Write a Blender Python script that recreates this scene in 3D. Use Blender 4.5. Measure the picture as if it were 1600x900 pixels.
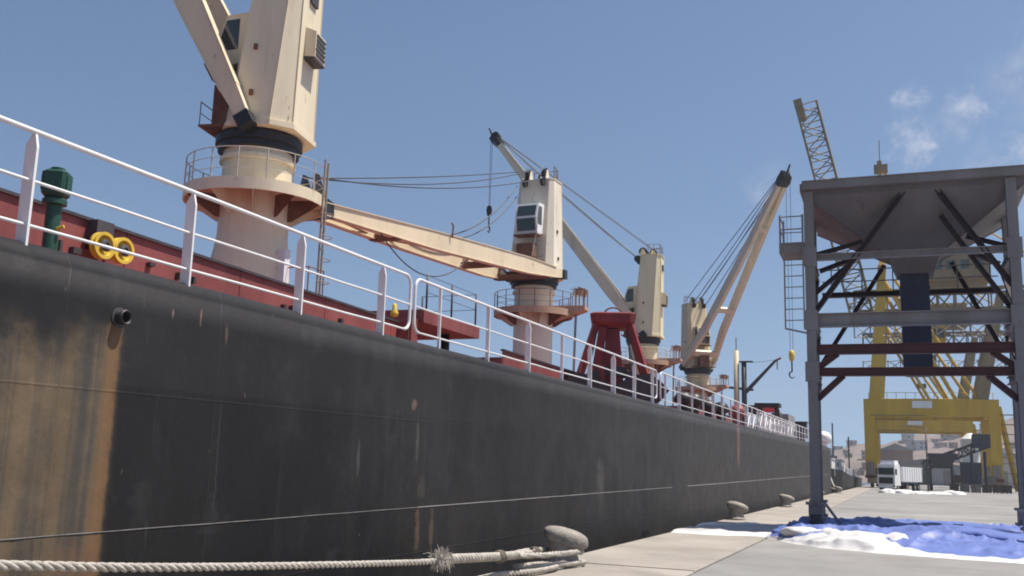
import bpy, math, random
from math import sin, cos, pi, radians, sqrt
from mathutils import Vector, Matrix, noise
random.seed(7)
V = Vector
sc = bpy.context.scene
for o in list(bpy.data.objects): bpy.data.objects.remove(o)
COL = sc.collection

# ------------------------------------------------------------------ camera, sky, sun, exposure
CAM_H = 1.6
yaw, pitch, roll, FPX = .3774, .1835, .0329, 1499.5
fw = V((-sin(yaw)*cos(pitch), cos(yaw)*cos(pitch), sin(pitch)))
rt = V((cos(yaw), sin(yaw), 0)); up = rt.cross(fw)
r2 = rt*cos(roll)+up*sin(roll); u2 = -rt*sin(roll)+up*cos(roll)
cam = bpy.data.cameras.new('camera'); camo = bpy.data.objects.new('camera', cam); COL.objects.link(camo)
cam.sensor_width = 36; cam.lens = FPX/1600*36; cam.clip_start = .1; cam.clip_end = 8000
Mc = Matrix((r2, u2, -fw)).transposed().to_4x4(); Mc.translation = V((0, 0, CAM_H)); camo.matrix_world = Mc
sc.camera = camo
SUN_AZ, SUN_EL = radians(68), radians(66.5)            # azimuth from +Y (along the quay) towards +X (inland)
to_sun = V((sin(SUN_AZ)*cos(SUN_EL), cos(SUN_AZ)*cos(SUN_EL), sin(SUN_EL)))
sl = bpy.data.lights.new('sun', 'SUN'); sl.energy = 5.0; sl.angle = radians(.53); sl.color = (1, .94, .85)
so = bpy.data.objects.new('sun', sl); COL.objects.link(so); so.rotation_euler = to_sun.to_track_quat('Z', 'Y').to_euler(); so.location = (0, 0, 60)
sc.view_settings.view_transform = 'Standard'; sc.view_settings.look = 'None'
sc.view_settings.exposure = 0.48; sc.view_settings.gamma = 1.0; sc.view_settings.use_curve_mapping = False
sc.cycles.filter_width = 1.9; sc.render.resolution_x = 1024; sc.render.resolution_y = 576

class NT:
    """small helper to write node trees"""
    def __init__(s, nt): s.nt = nt; s.n = nt.nodes; s.l = nt.links
    def new(s, t, **kw):
        n = s.n.new(t)
        for k, v in kw.items(): setattr(n, k, v)
        return n
    def put(s, sock, v):
        if hasattr(v, 'is_output') or isinstance(v, bpy.types.NodeSocket): s.l.new(v, sock)
        else: sock.default_value = v
    def math(s, op, a, b=0., c=None, clamp=False):
        n = s.new('ShaderNodeMath', operation=op, use_clamp=clamp); s.put(n.inputs[0], a); s.put(n.inputs[1], b)
        if c is not None: s.put(n.inputs[2], c)
        return n.outputs[0]
    def step(s, a, lo, hi):
        n = s.new('ShaderNodeMapRange', interpolation_type='SMOOTHSTEP'); s.put(n.inputs[0], a); n.inputs[1].default_value = lo; n.inputs[2].default_value = hi
        return n.outputs[0]
    def lerp(s, a, lo, hi, o0, o1):
        n = s.new('ShaderNodeMapRange'); s.put(n.inputs[0], a)
        for i, v in enumerate((lo, hi, o0, o1)): n.inputs[1+i].default_value = v
        return n.outputs[0]
    def mix(s, f, a, b):
        n = s.new('ShaderNodeMix', data_type='RGBA'); s.put(n.inputs[0], f)
        for i, v in ((6, a), (7, b)): s.put(n.inputs[i], (*v, 1) if isinstance(v, tuple) and len(v) == 3 else v)
        return n.outputs[2]
    def noise(s, vec, scale, detail=4, rough=.55, w=None):
        n = s.new('ShaderNodeTexNoise'); n.inputs['Scale'].default_value = scale; n.inputs['Detail'].default_value = detail; n.inputs['Roughness'].default_value = rough
        s.l.new(vec, n.inputs['Vector']); return n.outputs[0]
    def scaled(s, vec, sx, sy, sz, loc=(0, 0, 0)):
        n = s.new('ShaderNodeMapping'); n.inputs['Scale'].default_value = (sx, sy, sz); n.inputs['Location'].default_value = loc; s.l.new(vec, n.inputs[0]); return n.outputs[0]

w = bpy.data.worlds.new('World'); sc.world = w; w.use_nodes = True
W = NT(w.node_tree); W.n.clear()
tc = W.new('ShaderNodeTexCoord'); gen = tc.outputs['Generated']
sky = W.new('ShaderNodeTexSky', sky_type='NISHITA', sun_disc=False, sun_elevation=SUN_EL, sun_rotation=SUN_AZ, altitude=0, air_density=1.0, dust_density=.7, ozone_density=2.0)
W.l.new(W.scaled(gen, 1, 1, .8, (0, 0, .13)), sky.inputs[0])
sep = W.new('ShaderNodeSeparateXYZ'); W.l.new(gen, sep.inputs[0])
# thin wisps of cloud: noise over the sky, laid on a flat layer, thickest in a few loose puffs
zc = W.math('ADD', W.math('MAXIMUM', sep.outputs[2], 0.), .12)
cb = W.new('ShaderNodeCombineXYZ'); W.l.new(W.math('DIVIDE', sep.outputs[0], zc), cb.inputs[0]); W.l.new(W.math('DIVIDE', sep.outputs[1], zc), cb.inputs[1])
n1 = W.noise(cb.outputs[0], 1.1, 3, .5); n2 = W.noise(gen, 22, 6, .62); n3 = W.noise(gen, 60, 4, .6)
def pxdir(x, y): return (fw + r2*((x-800)/FPX) - u2*((y-450)/FPX)).normalized()
nv_ = W.new('ShaderNodeTexNoise'); nv_.inputs['Scale'].default_value = 26; nv_.inputs['Detail'].default_value = 6; nv_.inputs['Roughness'].default_value = .65; W.l.new(gen, nv_.inputs['Vector'])
w1 = W.new('ShaderNodeVectorMath', operation='SUBTRACT'); W.l.new(nv_.outputs['Color'], w1.inputs[0]); w1.inputs[1].default_value = (.5, .5, .5)
w2 = W.new('ShaderNodeVectorMath', operation='MULTIPLY_ADD'); W.l.new(w1.outputs[0], w2.inputs[0]); w2.inputs[1].default_value = (.075, .075, .05); W.l.new(gen, w2.inputs[2])
warp = w2.outputs[0]; blob = None
for (px, py, rad, st) in ((1426, 158, .019, 1.0), (1430, 224, .030, 1.25), (1405, 212, .020, 1.0), (1445, 240, .022, 1.0), (1500, 172, .026, .8), (1522, 180, .018, .9), (1592, 238, .030, 1.0), (1205, 290, .035, .45), (1290, 330, .05, .3), (1475, 205, .03, .5), (1640, 120, .07, .6), (1700, 260, .09, .8), (1570, 262, .05, .4)):
    d = pxdir(px, py)
    vm = W.new('ShaderNodeVectorMath', operation='DISTANCE'); W.l.new(warp, vm.inputs[0]); vm.inputs[1].default_value = d
    b = W.math('MULTIPLY', W.math('SUBTRACT', 1., W.step(vm.outputs['Value'], 0, rad)), st)
    blob = b if blob is None else W.math('MAXIMUM', blob, b)
puff = W.math('MULTIPLY', blob, W.step(W.math('ADD', W.math('MULTIPLY', n2, .65), W.math('MULTIPLY', n3, .35)), .34, .70))
wisp = W.math('MULTIPLY', W.step(n1, .66, .9), W.math('MULTIPLY', W.step(n2, .45, .75), .35))
cl = W.math('MAXIMUM', puff, wisp, clamp=True)
skyc = W.mix(W.math('MULTIPLY', cl, .62), sky.outputs[0], (7.6, 7.6, 8.0))
hsv = W.new('ShaderNodeHueSaturation'); hsv.inputs['Saturation'].default_value = 1.02; W.l.new(skyc, hsv.inputs['Color'])
bg = W.new('ShaderNodeBackground'); bg.inputs[1].default_value = .083; W.l.new(hsv.outputs[0], bg.inputs[0])
wo = W.new('ShaderNodeOutputWorld'); W.l.new(bg.outputs[0], wo.inputs[0])

# ------------------------------------------------------------------ materials
MATS = {}
def mat(name, col, rough=.6, var=.18, scale=1.2, rust=0., rustcol=(.19, .075, .03), rscale=1.6, streak=.25, bump=.15, bscale=14, metal=0., spec=.4, dirt=0., dirtcol=(.10, .08, .06)):
    if name in MATS: return MATS[name]
    m = bpy.data.materials.new(name); m.use_nodes = True; T = NT(m.node_tree)
    b = T.n['Principled BSDF']; co = T.new('ShaderNodeTexCoord').outputs['Object']
    st = T.scaled(co, 1, 1, streak)
    a = T.noise(st, scale, 5, .6); f = T.noise(co, bscale, 4, .6)
    c = T.mix(T.lerp(a, .3, .7, 0, 1), tuple(x*(1-var) for x in col), tuple(min(1, x*(1+var)) for x in col))
    if dirt:
        g = T.noise(T.scaled(co, 1, 1, streak*.6, (3, 1, 7)), scale*2.3, 6, .65)
        c = T.mix(T.math('MULTIPLY', T.step(g, .48, .75), dirt), c, dirtcol)
    if rust:
        r1 = T.noise(T.scaled(co, 1, 1, min(1, streak*1.6), (9, 4, 2)), rscale, 8, .68)
        lo = .74-.3*rust
        k = T.step(r1, lo, lo+.12)
        rc = T.mix(f, rustcol, tuple(x*.45 for x in rustcol)); c = T.mix(T.math('MULTIPLY', k, .85), c, rc)
    T.l.new(c, b.inputs['Base Color'])
    T.l.new(T.lerp(f, .2, .8, max(.05, rough-.12), min(1, rough+.12)), b.inputs['Roughness'])
    b.inputs['Metallic'].default_value = metal; b.inputs['Specular IOR Level'].default_value = spec
    if bump:
        bn = T.new('ShaderNodeBump'); bn.inputs['Strength'].default_value = bump; bn.inputs['Distance'].default_value = .02
        T.l.new(f, bn.inputs['Height']); T.l.new(bn.outputs[0], b.inputs['Normal'])
    MATS[name] = m; return m
cream1 = mat('cream paint weathered peach', (.72, .62, .445), .5, .10, .5, rust=.42, rscale=3.6, dirt=.4, dirtcol=(.32, .22, .14))
cream2 = mat('cream paint pale', (.72, .65, .52), .5, .10, .5, rust=.44, rscale=3.6, dirt=.4, dirtcol=(.30, .22, .15))
cream3 = mat('cream paint yellowish', (.72, .64, .42), .5, .08, .5, rust=.4, rscale=3.6, dirt=.35, dirtcol=(.32, .26, .14))
cream4 = mat('cream paint tan', (.58, .48, .32), .5, .12, .5, rust=.42, rscale=3.6, dirt=.4, dirtcol=(.26, .18, .10))
jibpaint = mat('jib paint warm cream', (.70, .58, .40), .5, .08, .4, rust=.42, rscale=3.6, dirt=.25, dirtcol=(.36, .25, .14))
black = mat('black grease steel', (.018, .017, .02), .5, .3, 3)
darksteel = mat('dark steel', (.05, .045, .05), .55, .3, 2, rust=.2)
wirem = mat('wire rope steel', (.045, .05, .065), .6, .2, 4, bump=0)
glass = mat('dark cab glass', (.03, .045, .05), .08, .2, 1, bump=0, spec=.8)
white = mat('white railing paint', (.72, .70, .70), .45, .06, 2.5, rust=.10, dirt=.12, dirtcol=(.45, .36, .30), rscale=5, bump=.05)
redox = mat('red oxide paint', (.21, .055, .05), .55, .3, .9, rust=.5, rustcol=(.13, .06, .035), dirt=.45, dirtcol=(.22, .10, .085), bump=.2)
redbeam = mat('red brown primer', (.085, .028, .026), .6, .25, 1.2, rust=.3)
rustm = mat('rusty steel', (.17, .075, .045), .8, .35, 2.2, rust=.4, streak=.8)
grabred = mat('grab red paint', (.22, .023, .022), .5, .25, 1.6, rust=.25, dirt=.5, dirtcol=(.07, .025, .025))
green = mat('dark green paint', (.016, .06, .04), .45, .25, 3, rust=.15)
yellow = mat('yellow enamel', (.62, .43, .05), .5, .15, 3, rust=.2)
gyellow = mat('gantry yellow paint', (.52, .325, .035), .6, .15, .25, rust=.2, dirt=.35, dirtcol=(.22, .14, .04))
gbrown = mat('gantry ochre paint', (.22, .16, .085), .6, .2, .3, rust=.3)
hgrey = mat('hopper grey paint', (.22, .195, .178), .55, .2, .9, rust=.48, rustcol=(.11, .06, .045), dirt=.6, dirtcol=(.17, .14, .12))
hbin = mat('hopper bin plate', (.15, .128, .118), .6, .25, .5, rust=.4, rustcol=(.12, .07, .055), dirt=.5, dirtcol=(.14, .12, .115))
hdark = mat('hopper brace dark red brown', (.035, .018, .02), .6, .3, 1.5, rust=.25, rustcol=(.09, .035, .025))
spoutm = mat('chute dark slate paint', (.035, .038, .058), .55, .25, 1.5, rust=.12)
concrete = mat('quay concrete', (.31, .278, .245), .85, .2, .35, streak=1, bump=.35, bscale=30, dirt=.6, dirtcol=(.19, .172, .155), spec=.2)
asphalt = mat('quay asphalt', (.245, .235, .225), .88, .22, .16, streak=1, bump=.4, bscale=45, dirt=.8, dirtcol=(.16, .153, .146), spec=.2)
stone = mat('bollard cast iron dusty', (.28, .25, .22), .8, .25, 4, rust=.28, rustcol=(.13, .085, .06), streak=1, bump=.8, bscale=25, dirt=.5, dirtcol=(.13, .115, .1))
ropem = mat('mooring rope fibre', (.44, .405, .36), .9, .22, 8, streak=1, bump=.8, bscale=60, dirt=.5, dirtcol=(.24, .2, .16), spec=.1)
tblue = mat('blue tarpaulin', (.115, .16, .40), .5, .2, 1.6, streak=1, bump=.9, bscale=4, dirt=.2, dirtcol=(.10, .12, .26))
twhite = mat('white tarpaulin', (.62, .60, .59), .55, .06, 1.5, streak=1, bump=.3, bscale=12, dirt=.2, dirtcol=(.5, .47, .45))
tgrey = mat('dusty sheet with painted shade', (.42, .40, .40), .7, .15, 1.2, streak=1, bump=.4, bscale=10, dirt=.4, dirtcol=(.28, .26, .25))  # grey includes the hopper's shade over a white sheet
tyre = mat('tyre rubber', (.02, .02, .02), .85, .2, 3)
truckw = mat('truck white paint', (.72, .71, .70), .4, .06, .6, dirt=.4, dirtcol=(.42, .38, .34))
hillm = mat('dry hillside', (.17, .13, .115), .95, .28, .012, streak=1, bump=0, dirt=.5, dirtcol=(.09, .075, .06))
hullgrey = mat('far hull dark', (.014, .013, .015), .6, .25, .4, rust=.2)

# ------------------------------------------------------------------ mesh building
class MB:
    def __init__(s): s.v = []; s.f = []
    def add(s, vs, fs):
        k = len(s.v); s.v += [V(p) for p in vs]; s.f += [tuple(i+k for i in f) for f in fs]; return s
    def box(s, c, size, M=None):
        hx, hy, hz = (x/2 for x in size); c = V(c); vs = []
        for z in (-hz, hz):
            for x, y in ((-hx, -hy), (hx, -hy), (hx, hy), (-hx, hy)):
                p = V((x, y, z)); vs.append(c+(M @ p if M else p))
        return s.add(vs, [(3, 2, 1, 0), (4, 5, 6, 7), (0, 1, 5, 4), (1, 2, 6, 5), (2, 3, 7, 6), (3, 0, 4, 7)])
    def b2(s, x0, x1, y0, y1, z0, z1): return s.box(((x0+x1)/2, (y0+y1)/2, (z0+z1)/2), (abs(x1-x0), abs(y1-y0), abs(z1-z0)))
    def frame(s, p0, p1, upv=(0, 0, 1)):
        d = (V(p1)-V(p0)).normalized(); u = V(upv)
        if abs(d.dot(u)) > .98: u = V((0, 1, 0))
        r = d.cross(u).normalized(); u = r.cross(d); return d, r, u
    def beam(s, p0, p1, wd, h, upv=(0, 0, 1), w1=None, h1=None):
        d, r, u = s.frame(p0, p1, upv); vs = []
        for p, a, b in ((V(p0), wd, h), (V(p1), w1 or wd, h1 or h)):
            for x, y in ((-1, -1), (1, -1), (1, 1), (-1, 1)): vs.append(p+r*x*a/2+u*y*b/2)
        return s.add(vs, [(0, 1, 2, 3), (7, 6, 5, 4), (1, 0, 4, 5), (2, 1, 5, 6), (3, 2, 6, 7), (0, 3, 7, 4)])
    def ibeam(s, p0, p1, wd, h, upv=(0, 0, 1), t=.03):
        d, r, u = s.frame(p0, p1, upv); p0, p1 = V(p0), V(p1)
        s.beam(p0+u*(h/2-t/2), p1+u*(h/2-t/2), wd, t, upv); s.beam(p0-u*(h/2-t/2), p1-u*(h/2-t/2), wd, t, upv)
        return s.beam(p0, p1, t, h-2*t, upv)
    def tube(s, pts, r, n=8, closed=False, caps=True):
        pts = [V(p) for p in pts]; m = len(pts); rr = r if isinstance(r, (list, tuple)) else [r]*m
        prev = None; vs = []
        for i, p in enumerate(pts):
            a = pts[(i-1) % m] if (closed or i) else p; b = pts[(i+1) % m] if (closed or i < m-1) else p
            d = (b-a).normalized()
            if prev is None:
                u = V((0, 0, 1)) if abs(d.z) < .9 else V((1, 0, 0))
            else: u = prev
            u = (u-d*u.dot(d)).normalized(); prev = u; x = d.cross(u)
            vs += [p+(u*cos(2*pi*k/n)+x*sin(2*pi*k/n))*rr[i] for k in range(n)]
        fs = []
        for i in range(m if closed else m-1):
            j = (i+1) % m
            fs += [(i*n+k, i*n+(k+1) % n, j*n+(k+1) % n, j*n+k) for k in range(n)]
        if caps and not closed: fs += [tuple(range(n-1, -1, -1)), tuple((m-1)*n+k for k in range(n))]
        return s.add(vs, fs)
    def lathe(s, prof, n=32, c=(0, 0, 0), M=None):
        c = V(c); vs = []; m = len(prof)
        for r, z in prof:
            for k in range(n):
                p = V((r*cos(2*pi*k/n), r*sin(2*pi*k/n), z)); vs.append(c+(M @ p if M else p))
        fs = [(i*n+k, i*n+(k+1) % n, (i+1)*n+(k+1) % n, (i+1)*n+k) for i in range(m-1) for k in range(n)]
        fs += [tuple(range(n-1, -1, -1)), tuple((m-1)*n+k for k in range(n))]
        return s.add(vs, fs)
    def loft(s, rings, caps=True):
        n = len(rings[0]); vs = [p for r in rings for p in r]
        fs = [(i*n+k, i*n+(k+1) % n, (i+1)*n+(k+1) % n, (i+1)*n+k) for i in range(len(rings)-1) for k in range(n)]
        if caps: fs += [tuple(range(n-1, -1, -1)), tuple((len(rings)-1)*n+k for k in range(n))]
        return s.add(vs, fs)
    def prism(s, poly, off):
        off = V(off); return s.loft([[V(p) for p in poly], [V(p)+off for p in poly]])
def circ(c, r, z, n, a0=0, a1=2*pi, full=True):
    return [V((c[0]+r*cos(a0+(a1-a0)*k/(n if full else n-1)), c[1]+r*sin(a0+(a1-a0)*k/(n if full else n-1)), z)) for k in range(n)]

I4 = Matrix.Identity(4)
SHIP = Matrix.Translation((0, 0, CAM_H)) @ Matrix.Rotation(-.0138, 4, 'Z') @ Matrix.Rotation(.0108, 4, 'X')   # the ship lies a little askew, trimmed by the stern
def root(name, label, cat, base, frame=I4, group=None):
    o = bpy.data.objects.new(name, None); COL.objects.link(o); o.empty_display_size = .5
    o.matrix_world = frame @ Matrix.Translation(base); o['base'] = list(base)
    o['label'] = label; o['category'] = cat
    if group: o['group'] = group
    return o
BASES = {}
def part(mb, name, m, parent=None, smooth=False, base=None, label=None, frame=None, autosmooth=None):
    """one mesh object; vertices are given in the thing's frame"""
    b = V(base) if base is not None else V(BASES.get(parent.name if parent else '', (0, 0, 0)))
    me = bpy.data.meshes.new(name); me.from_pydata([tuple(p-b) for p in mb.v], [], mb.f); me.validate(); me.update()
    o = bpy.data.objects.new(name, me); COL.objects.link(o); me.materials.append(m)
    if smooth: me.shade_smooth()
    if autosmooth: me.shade_smooth(); me.set_sharp_from_angle(angle=radians(autosmooth))
    if parent: o.parent = parent
    elif frame is not None: o.matrix_world = frame @ Matrix.Translation(b)
    else: o.location = b
    if label: o['label'] = label
    BASES[o.name] = tuple(b); return o
def thing(name, label, cat, base, frame=I4, group=None):
    o = root(name, label, cat, base, frame, group); BASES[o.name] = tuple(base); del o['base']; return o
def single(mb, name, m, label, cat, base, frame=I4, group=None, smooth=False, autosmooth=None):
    o = part(mb, name, m, None, smooth, base, label, frame, autosmooth); o['category'] = cat
    if group: o['group'] = group
    return o
def structure(o): o['kind'] = 'structure'; return o
def sag(p0, p1, s, n=14):
    p0, p1 = V(p0), V(p1); return [p0.lerp(p1, t/n)-V((0, 0, s*4*(t/n)*(1-t/n))) for t in range(n+1)]

# ------------------------------------------------------------------ ground, quay, water, hills
QX = -5.65; SEAM = -3.05
def grid_sheet(x0, x1, y0, y1, nx, ny, zf):
    mb = MB(); xs = [x0+(x1-x0)*i/nx for i in range(nx+1)]; ys = [y0+(y1-y0)*j/ny for j in range(ny+1)]
    mb.add([(x, y, zf(x, y)) for y in ys for x in xs], [(j*(nx+1)+i, j*(nx+1)+i+1, (j+1)*(nx+1)+i+1, (j+1)*(nx+1)+i) for j in range(ny) for i in range(nx)]); return mb
g = MB(); g.b2(SEAM+.02, 4000, -60, 5000, -.6, 0)
ground = structure(part(g, 'ground', asphalt))
g = MB(); g.b2(QX+.05, SEAM+.02, -60, 700, -6, -.06)
apron = structure(part(g, 'quay_apron', concrete))
yy = -60; k = 0
while yy < 240:
    L = 9.6+random.uniform(-.1, .1); g = MB(); dz = random.uniform(-.006, .006)
    prof = [(QX, -.55), (QX, -.07), (QX+.02, -.025), (QX+.07, 0), (SEAM-.08, 0), (SEAM-.06, -.02), (SEAM-.06, -.055), (QX+.06, -.055), (QX+.06, -.55)]
    g.loft([[V((x, yy+.012, z+dz)) for x, z in prof], [V((x, yy+L-.012, z+dz)) for x, z in prof]])
    part(g, 'concrete_slab', concrete, apron); yy += L; k += 1
# crane rail let into the joint
g = MB(); g.b2(SEAM-.04, SEAM+.0, -60, 240, -.058, -.03); part(g, 'crane_rail', darksteel, apron)
m = bpy.data.materials.new('harbour water'); m.use_nodes = True; T = NT(m.node_tree); b = T.n['Principled BSDF']
b.inputs['Base Color'].default_value = (.012, .03, .035, 1); b.inputs['Roughness'].default_value = .08
co = T.new('ShaderNodeTexCoord').outputs['Object']; bn = T.new('ShaderNodeBump'); bn.inputs['Strength'].default_value = .4; bn.inputs['Distance'].default_value = .2
T.l.new(T.noise(co, .6, 5, .6), bn.inputs['Height']); T.l.new(bn.outputs[0], b.inputs['Normal'])
g = MB(); g.add([(-3000, -800, -2.4), (QX+.05, -800, -2.4), (QX+.05, 5000, -2.4), (-3000, 5000, -2.4)], [(0, 1, 2, 3)])
structure(part(g, 'water', m))
def ridge(x, y):
    a = max(0., min(1., (y-560)/420)); a = a*a*(3-2*a)
    h = 22+34*max(0, min(1, (x+60)/190))+16*noise.noise(V((x*.006, y*.005, 3)))+9*noise.noise(V((x*.02, y*.02, 1)))+4*noise.noise(V((x*.06, y*.05, 5)))
    f = max(0, min(1, (x+190)/120))
    return -1+a*h*f*1.05
structure(part(grid_sheet(-420, 900, 545, 1250, 150, 60, ridge), 'hills', hillm, smooth=True))

# ------------------------------------------------------------------ the ship
SB = V((-20.9, 50, -4.1)); XH = -7.28
ship = thing('cargo_ship', 'long black hulled cargo ship moored along the quay with white guard rails', 'ship', SB, SHIP)
PY, PZ = 7.34, 1.26
def hull_material():
    m = bpy.data.materials.new('hull black paint'); m.use_nodes = True; T = NT(m.node_tree); b = T.n['Principled BSDF']
    co = T.new('ShaderNodeTexCoord').outputs['Object']; sp = T.new('ShaderNodeSeparateXYZ'); T.l.new(co, sp.inputs[0])
    y = T.math('ADD', sp.outputs[1], SB.y); z = T.math('ADD', sp.outputs[2], SB.z)
    big = T.noise(T.scaled(co, .5, .35, .22), 1, 6, .6); fine = T.noise(co, 9, 6, .65); strk = T.noise(T.scaled(co, 1, 3.2, .12), 1.0, 7, .62); mott = T.noise(co, 1.6, 8, .7)
    c = T.mix(T.lerp(big, .3, .7, 0, 1), (.0115, .0105, .0108), (.0235, .0215, .0215))
    c = T.mix(T.math('MULTIPLY', T.step(strk, .52, .78), .4), c, (.044, .041, .04))
    c = T.mix(T.math('MULTIPLY', T.step(mott, .5, .72), .5), c, (.011, .0105, .013))
    blot = T.noise(T.scaled(co, 1, .8, .8, (2, 5, 1)), 2.6, 9, .75); c = T.mix(T.math('MULTIPLY', T.step(blot, .52, .7), .4), c, (.048, .046, .047))
    scr = T.noise(T.scaled(co, 1, 22, 1.1, (1, 2, 3)), 1.0, 3, .5); c = T.mix(T.math('MULTIPLY', T.math('MULTIPLY', T.step(scr, .68, .76), T.step(big, .45, .6)), .45), c, (.085, .08, .078))
    # paler towards the further part of the side
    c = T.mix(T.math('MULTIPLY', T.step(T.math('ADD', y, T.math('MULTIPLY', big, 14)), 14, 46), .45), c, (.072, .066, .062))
    # repainted bands
    c = T.mix(T.math('MULTIPLY', T.step(T.math('ADD', z, T.math('MULTIPLY', mott, .10)), .62, .66), .15), c, (.05, .049, .052))
    # run-off stain aft of and under the discharge pipe
    d = T.math('SUBTRACT', PY+.05, y); wob = T.math('MULTIPLY', T.math('SUBTRACT', fine, .5), .05)
    edge = T.step(T.math('ADD', d, T.math('MULTIPLY', wob, 2.)), -.10, .14)
    drop = T.math('SUBTRACT', PZ, z)
    below = T.step(T.math('SUBTRACT', T.math('ADD', drop, T.math('MULTIPLY', T.math('SUBTRACT', mott, .5), .9)), T.math('MULTIPLY', d, .10)), -.08, .5)
    fade = T.math('SUBTRACT', 1., T.step(d, 1.9, 3.2))
    s0 = T.math('MULTIPLY', T.math('MULTIPLY', edge, below), fade)
    band = T.math('ADD', T.math('MULTIPLY', T.noise(T.scaled(co, .01, 3.0, .10, (0, 4.3, 0)), 1.0, 4, .55), .75), T.math('MULTIPLY', T.noise(T.scaled(co, .01, 16, .35, (0, 1.3, 0)), 1.0, 5, .6), .25))
    sc_ = T.mix(T.step(T.math('ADD', band, T.math('MULTIPLY', T.math('SUBTRACT', mott, .5), .3)), .38, .58), (.08, .071, .062), (.165, .119, .075))
    c = T.mix(T.math('MULTIPLY', s0, T.lerp(blot, .35, .65, .6, .95)), c, sc_)
    core = T.math('MULTIPLY', T.math('MULTIPLY', T.step(T.math('ADD', d, wob), -.04, .03), T.math('SUBTRACT', 1., T.step(d, .09, .22))), T.step(drop, .02, .12))
    c = T.mix(T.math('MULTIPLY', core, T.lerp(fine, .3, .7, .5, .95)), c, (.19, .106, .052))
    low = T.math('MULTIPLY', T.math('MULTIPLY', T.step(drop, 1.9, 2.4), T.math('SUBTRACT', 1., T.step(T.math('ABSOLUTE', T.math('SUBTRACT', d, .35)), .1, .5))), T.step(mott, .4, .62))
    c = T.mix(T.math('MULTIPLY', low, .7), c, (.15, .085, .055))
    # chips, scrapes and rust runs, and last a broad darker patch
    marks = ((13.75, .77, .10, .10, (.20, .13, .10)), (13.9, .2, .06, .5, (.085, .08, .075)), (14.1, -.55, .16, .18, (.075, .065, .055)), (14.0, -1.15, .10, .35, (.16, .10, .065)), (14.5, -1.2, .08, .4, (.13, .09, .06)),
             (46, .9, .5, 1.2, (.20, .12, .10)), (9.01, 1.3, .03, .12, (.16, .10, .08)), (8.55, 1.42, .02, .12, (.2, .12, .1)), (8.1, 1.4, .02, .08, (.2, .14, .12)), (12.1, -.1, .05, .3, (.08, .075, .075)), (24, -.6, .4, .7, (.09, .085, .08)), (33.4, -.6, .7, 1.2, (.03, .03, .032)))
    for (my, mz, wy, wz, mc) in marks:
        e = T.math('ADD', T.math('POWER', T.math('DIVIDE', T.math('SUBTRACT', y, my), wy), 2.), T.math('POWER', T.math('DIVIDE', T.math('SUBTRACT', z, mz), wz), 2.))
        e = T.math('ADD', e, T.math('MULTIPLY', T.math('SUBTRACT', T.math('ADD', T.math('MULTIPLY', fine, .6), T.math('MULTIPLY', mott, .4)), .5), 5.))
        c = T.mix(T.math('MULTIPLY', T.math('SUBTRACT', 1., T.step(e, .0, 1.2)), .6), c, mc)
    ck = T.math('ABSOLUTE', T.math('SUBTRACT', T.math('SUBTRACT', y, 9.02), T.math('MULTIPLY', T.math('SUBTRACT', T.noise(T.scaled(co, 0, 0, 5), 1.0, 4, .6), .5), .22)))
    ck = T.math('MULTIPLY', T.math('SUBTRACT', 1., T.step(ck, .002, .010)), T.math('MULTIPLY', T.step(z, -.75, -.6), T.math('SUBTRACT', 1., T.step(z, .35, .7))))
    c = T.mix(T.math('MULTIPLY', ck, .5), c, (.09, .085, .08))
    sp1 = T.noise(T.scaled(co, 1, 5, 1.4), 4.0, 3, .5); c = T.mix(T.math('MULTIPLY', T.step(sp1, .74, .79), .7), c, (.17, .12, .10))
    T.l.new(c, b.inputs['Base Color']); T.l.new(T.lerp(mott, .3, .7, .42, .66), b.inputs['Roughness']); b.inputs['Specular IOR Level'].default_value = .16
    bn = T.new('ShaderNodeBump'); bn.inputs['Strength'].default_value = .25; bn.inputs['Distance'].default_value = .02
    wz = T.math('ADD', z, T.math('MULTIPLY', T.math('SUBTRACT', mott, .5), .01)); wy_ = T.math('ADD', y, T.math('MULTIPLY', T.math('SUBTRACT', mott, .5), .012))
    sm = None
    for zz in (.52, -1.55):
        q_ = T.math('SUBTRACT', 1., T.step(T.math('ABSOLUTE', T.math('SUBTRACT', wz, zz)), .004, .016)); sm = q_ if sm is None else T.math('MAXIMUM', sm, q_)
    pp = T.math('ABSOLUTE', T.math('SUBTRACT', T.math('PINGPONG', wy_, 3.9), 1.1)); sm = T.math('MAXIMUM', sm, T.math('SUBTRACT', 1., T.step(pp, .004, .016)))
    c = T.mix(T.math('MULTIPLY', sm, .14), c, (.06, .054, .05)); T.l.new(c, b.inputs['Base Color'])
    T.l.new(T.math('ADD', T.math('ADD', fine, T.math('MULTIPLY', mott, 1.5)), T.math('MULTIPLY', sm, .8)), bn.inputs['Height']); T.l.new(bn.outputs[0], b.inputs['Normal']); return m
hullm = hull_material()
def inset(y):                      # how far the side curves in towards the bow
    t = max(0, (y-102)/38); return 13.2*t**2.1
prof = [(0, -4.6), (0, -3.4), (0, -2.7)]+[(0, -2.4+.25*i) for i in range(17)]+[(-.22+.22*cos(a), 1.60+.22*sin(a)) for a in [pi/2*i/6 for i in range(0, 7)]]
ys = [-26, -20, -14, -8, -3]+[0+.25*i for i in range(180)]+[45+1.0*i for i in range(57)]+[102+2*i for i in range(1, 20)]
ringsS = []
for y in ys:
    r = []
    for dx, z in prof:
        dent = 0
        if z < 1.55 and y > -3: dent = .020*noise.noise(V((y*.55, z*.8, 2)))+.010*noise.noise(V((y*1.7, z*1.3, 8)))-.007*abs(sin(pi*y/.8))*(.6+.8*noise.noise(V((y*.4, z, 4))))
        r.append(V((XH+dx+dent-inset(y), y, z)))
    ringsS.append(r)
h = MB(); n = len(prof)
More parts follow.
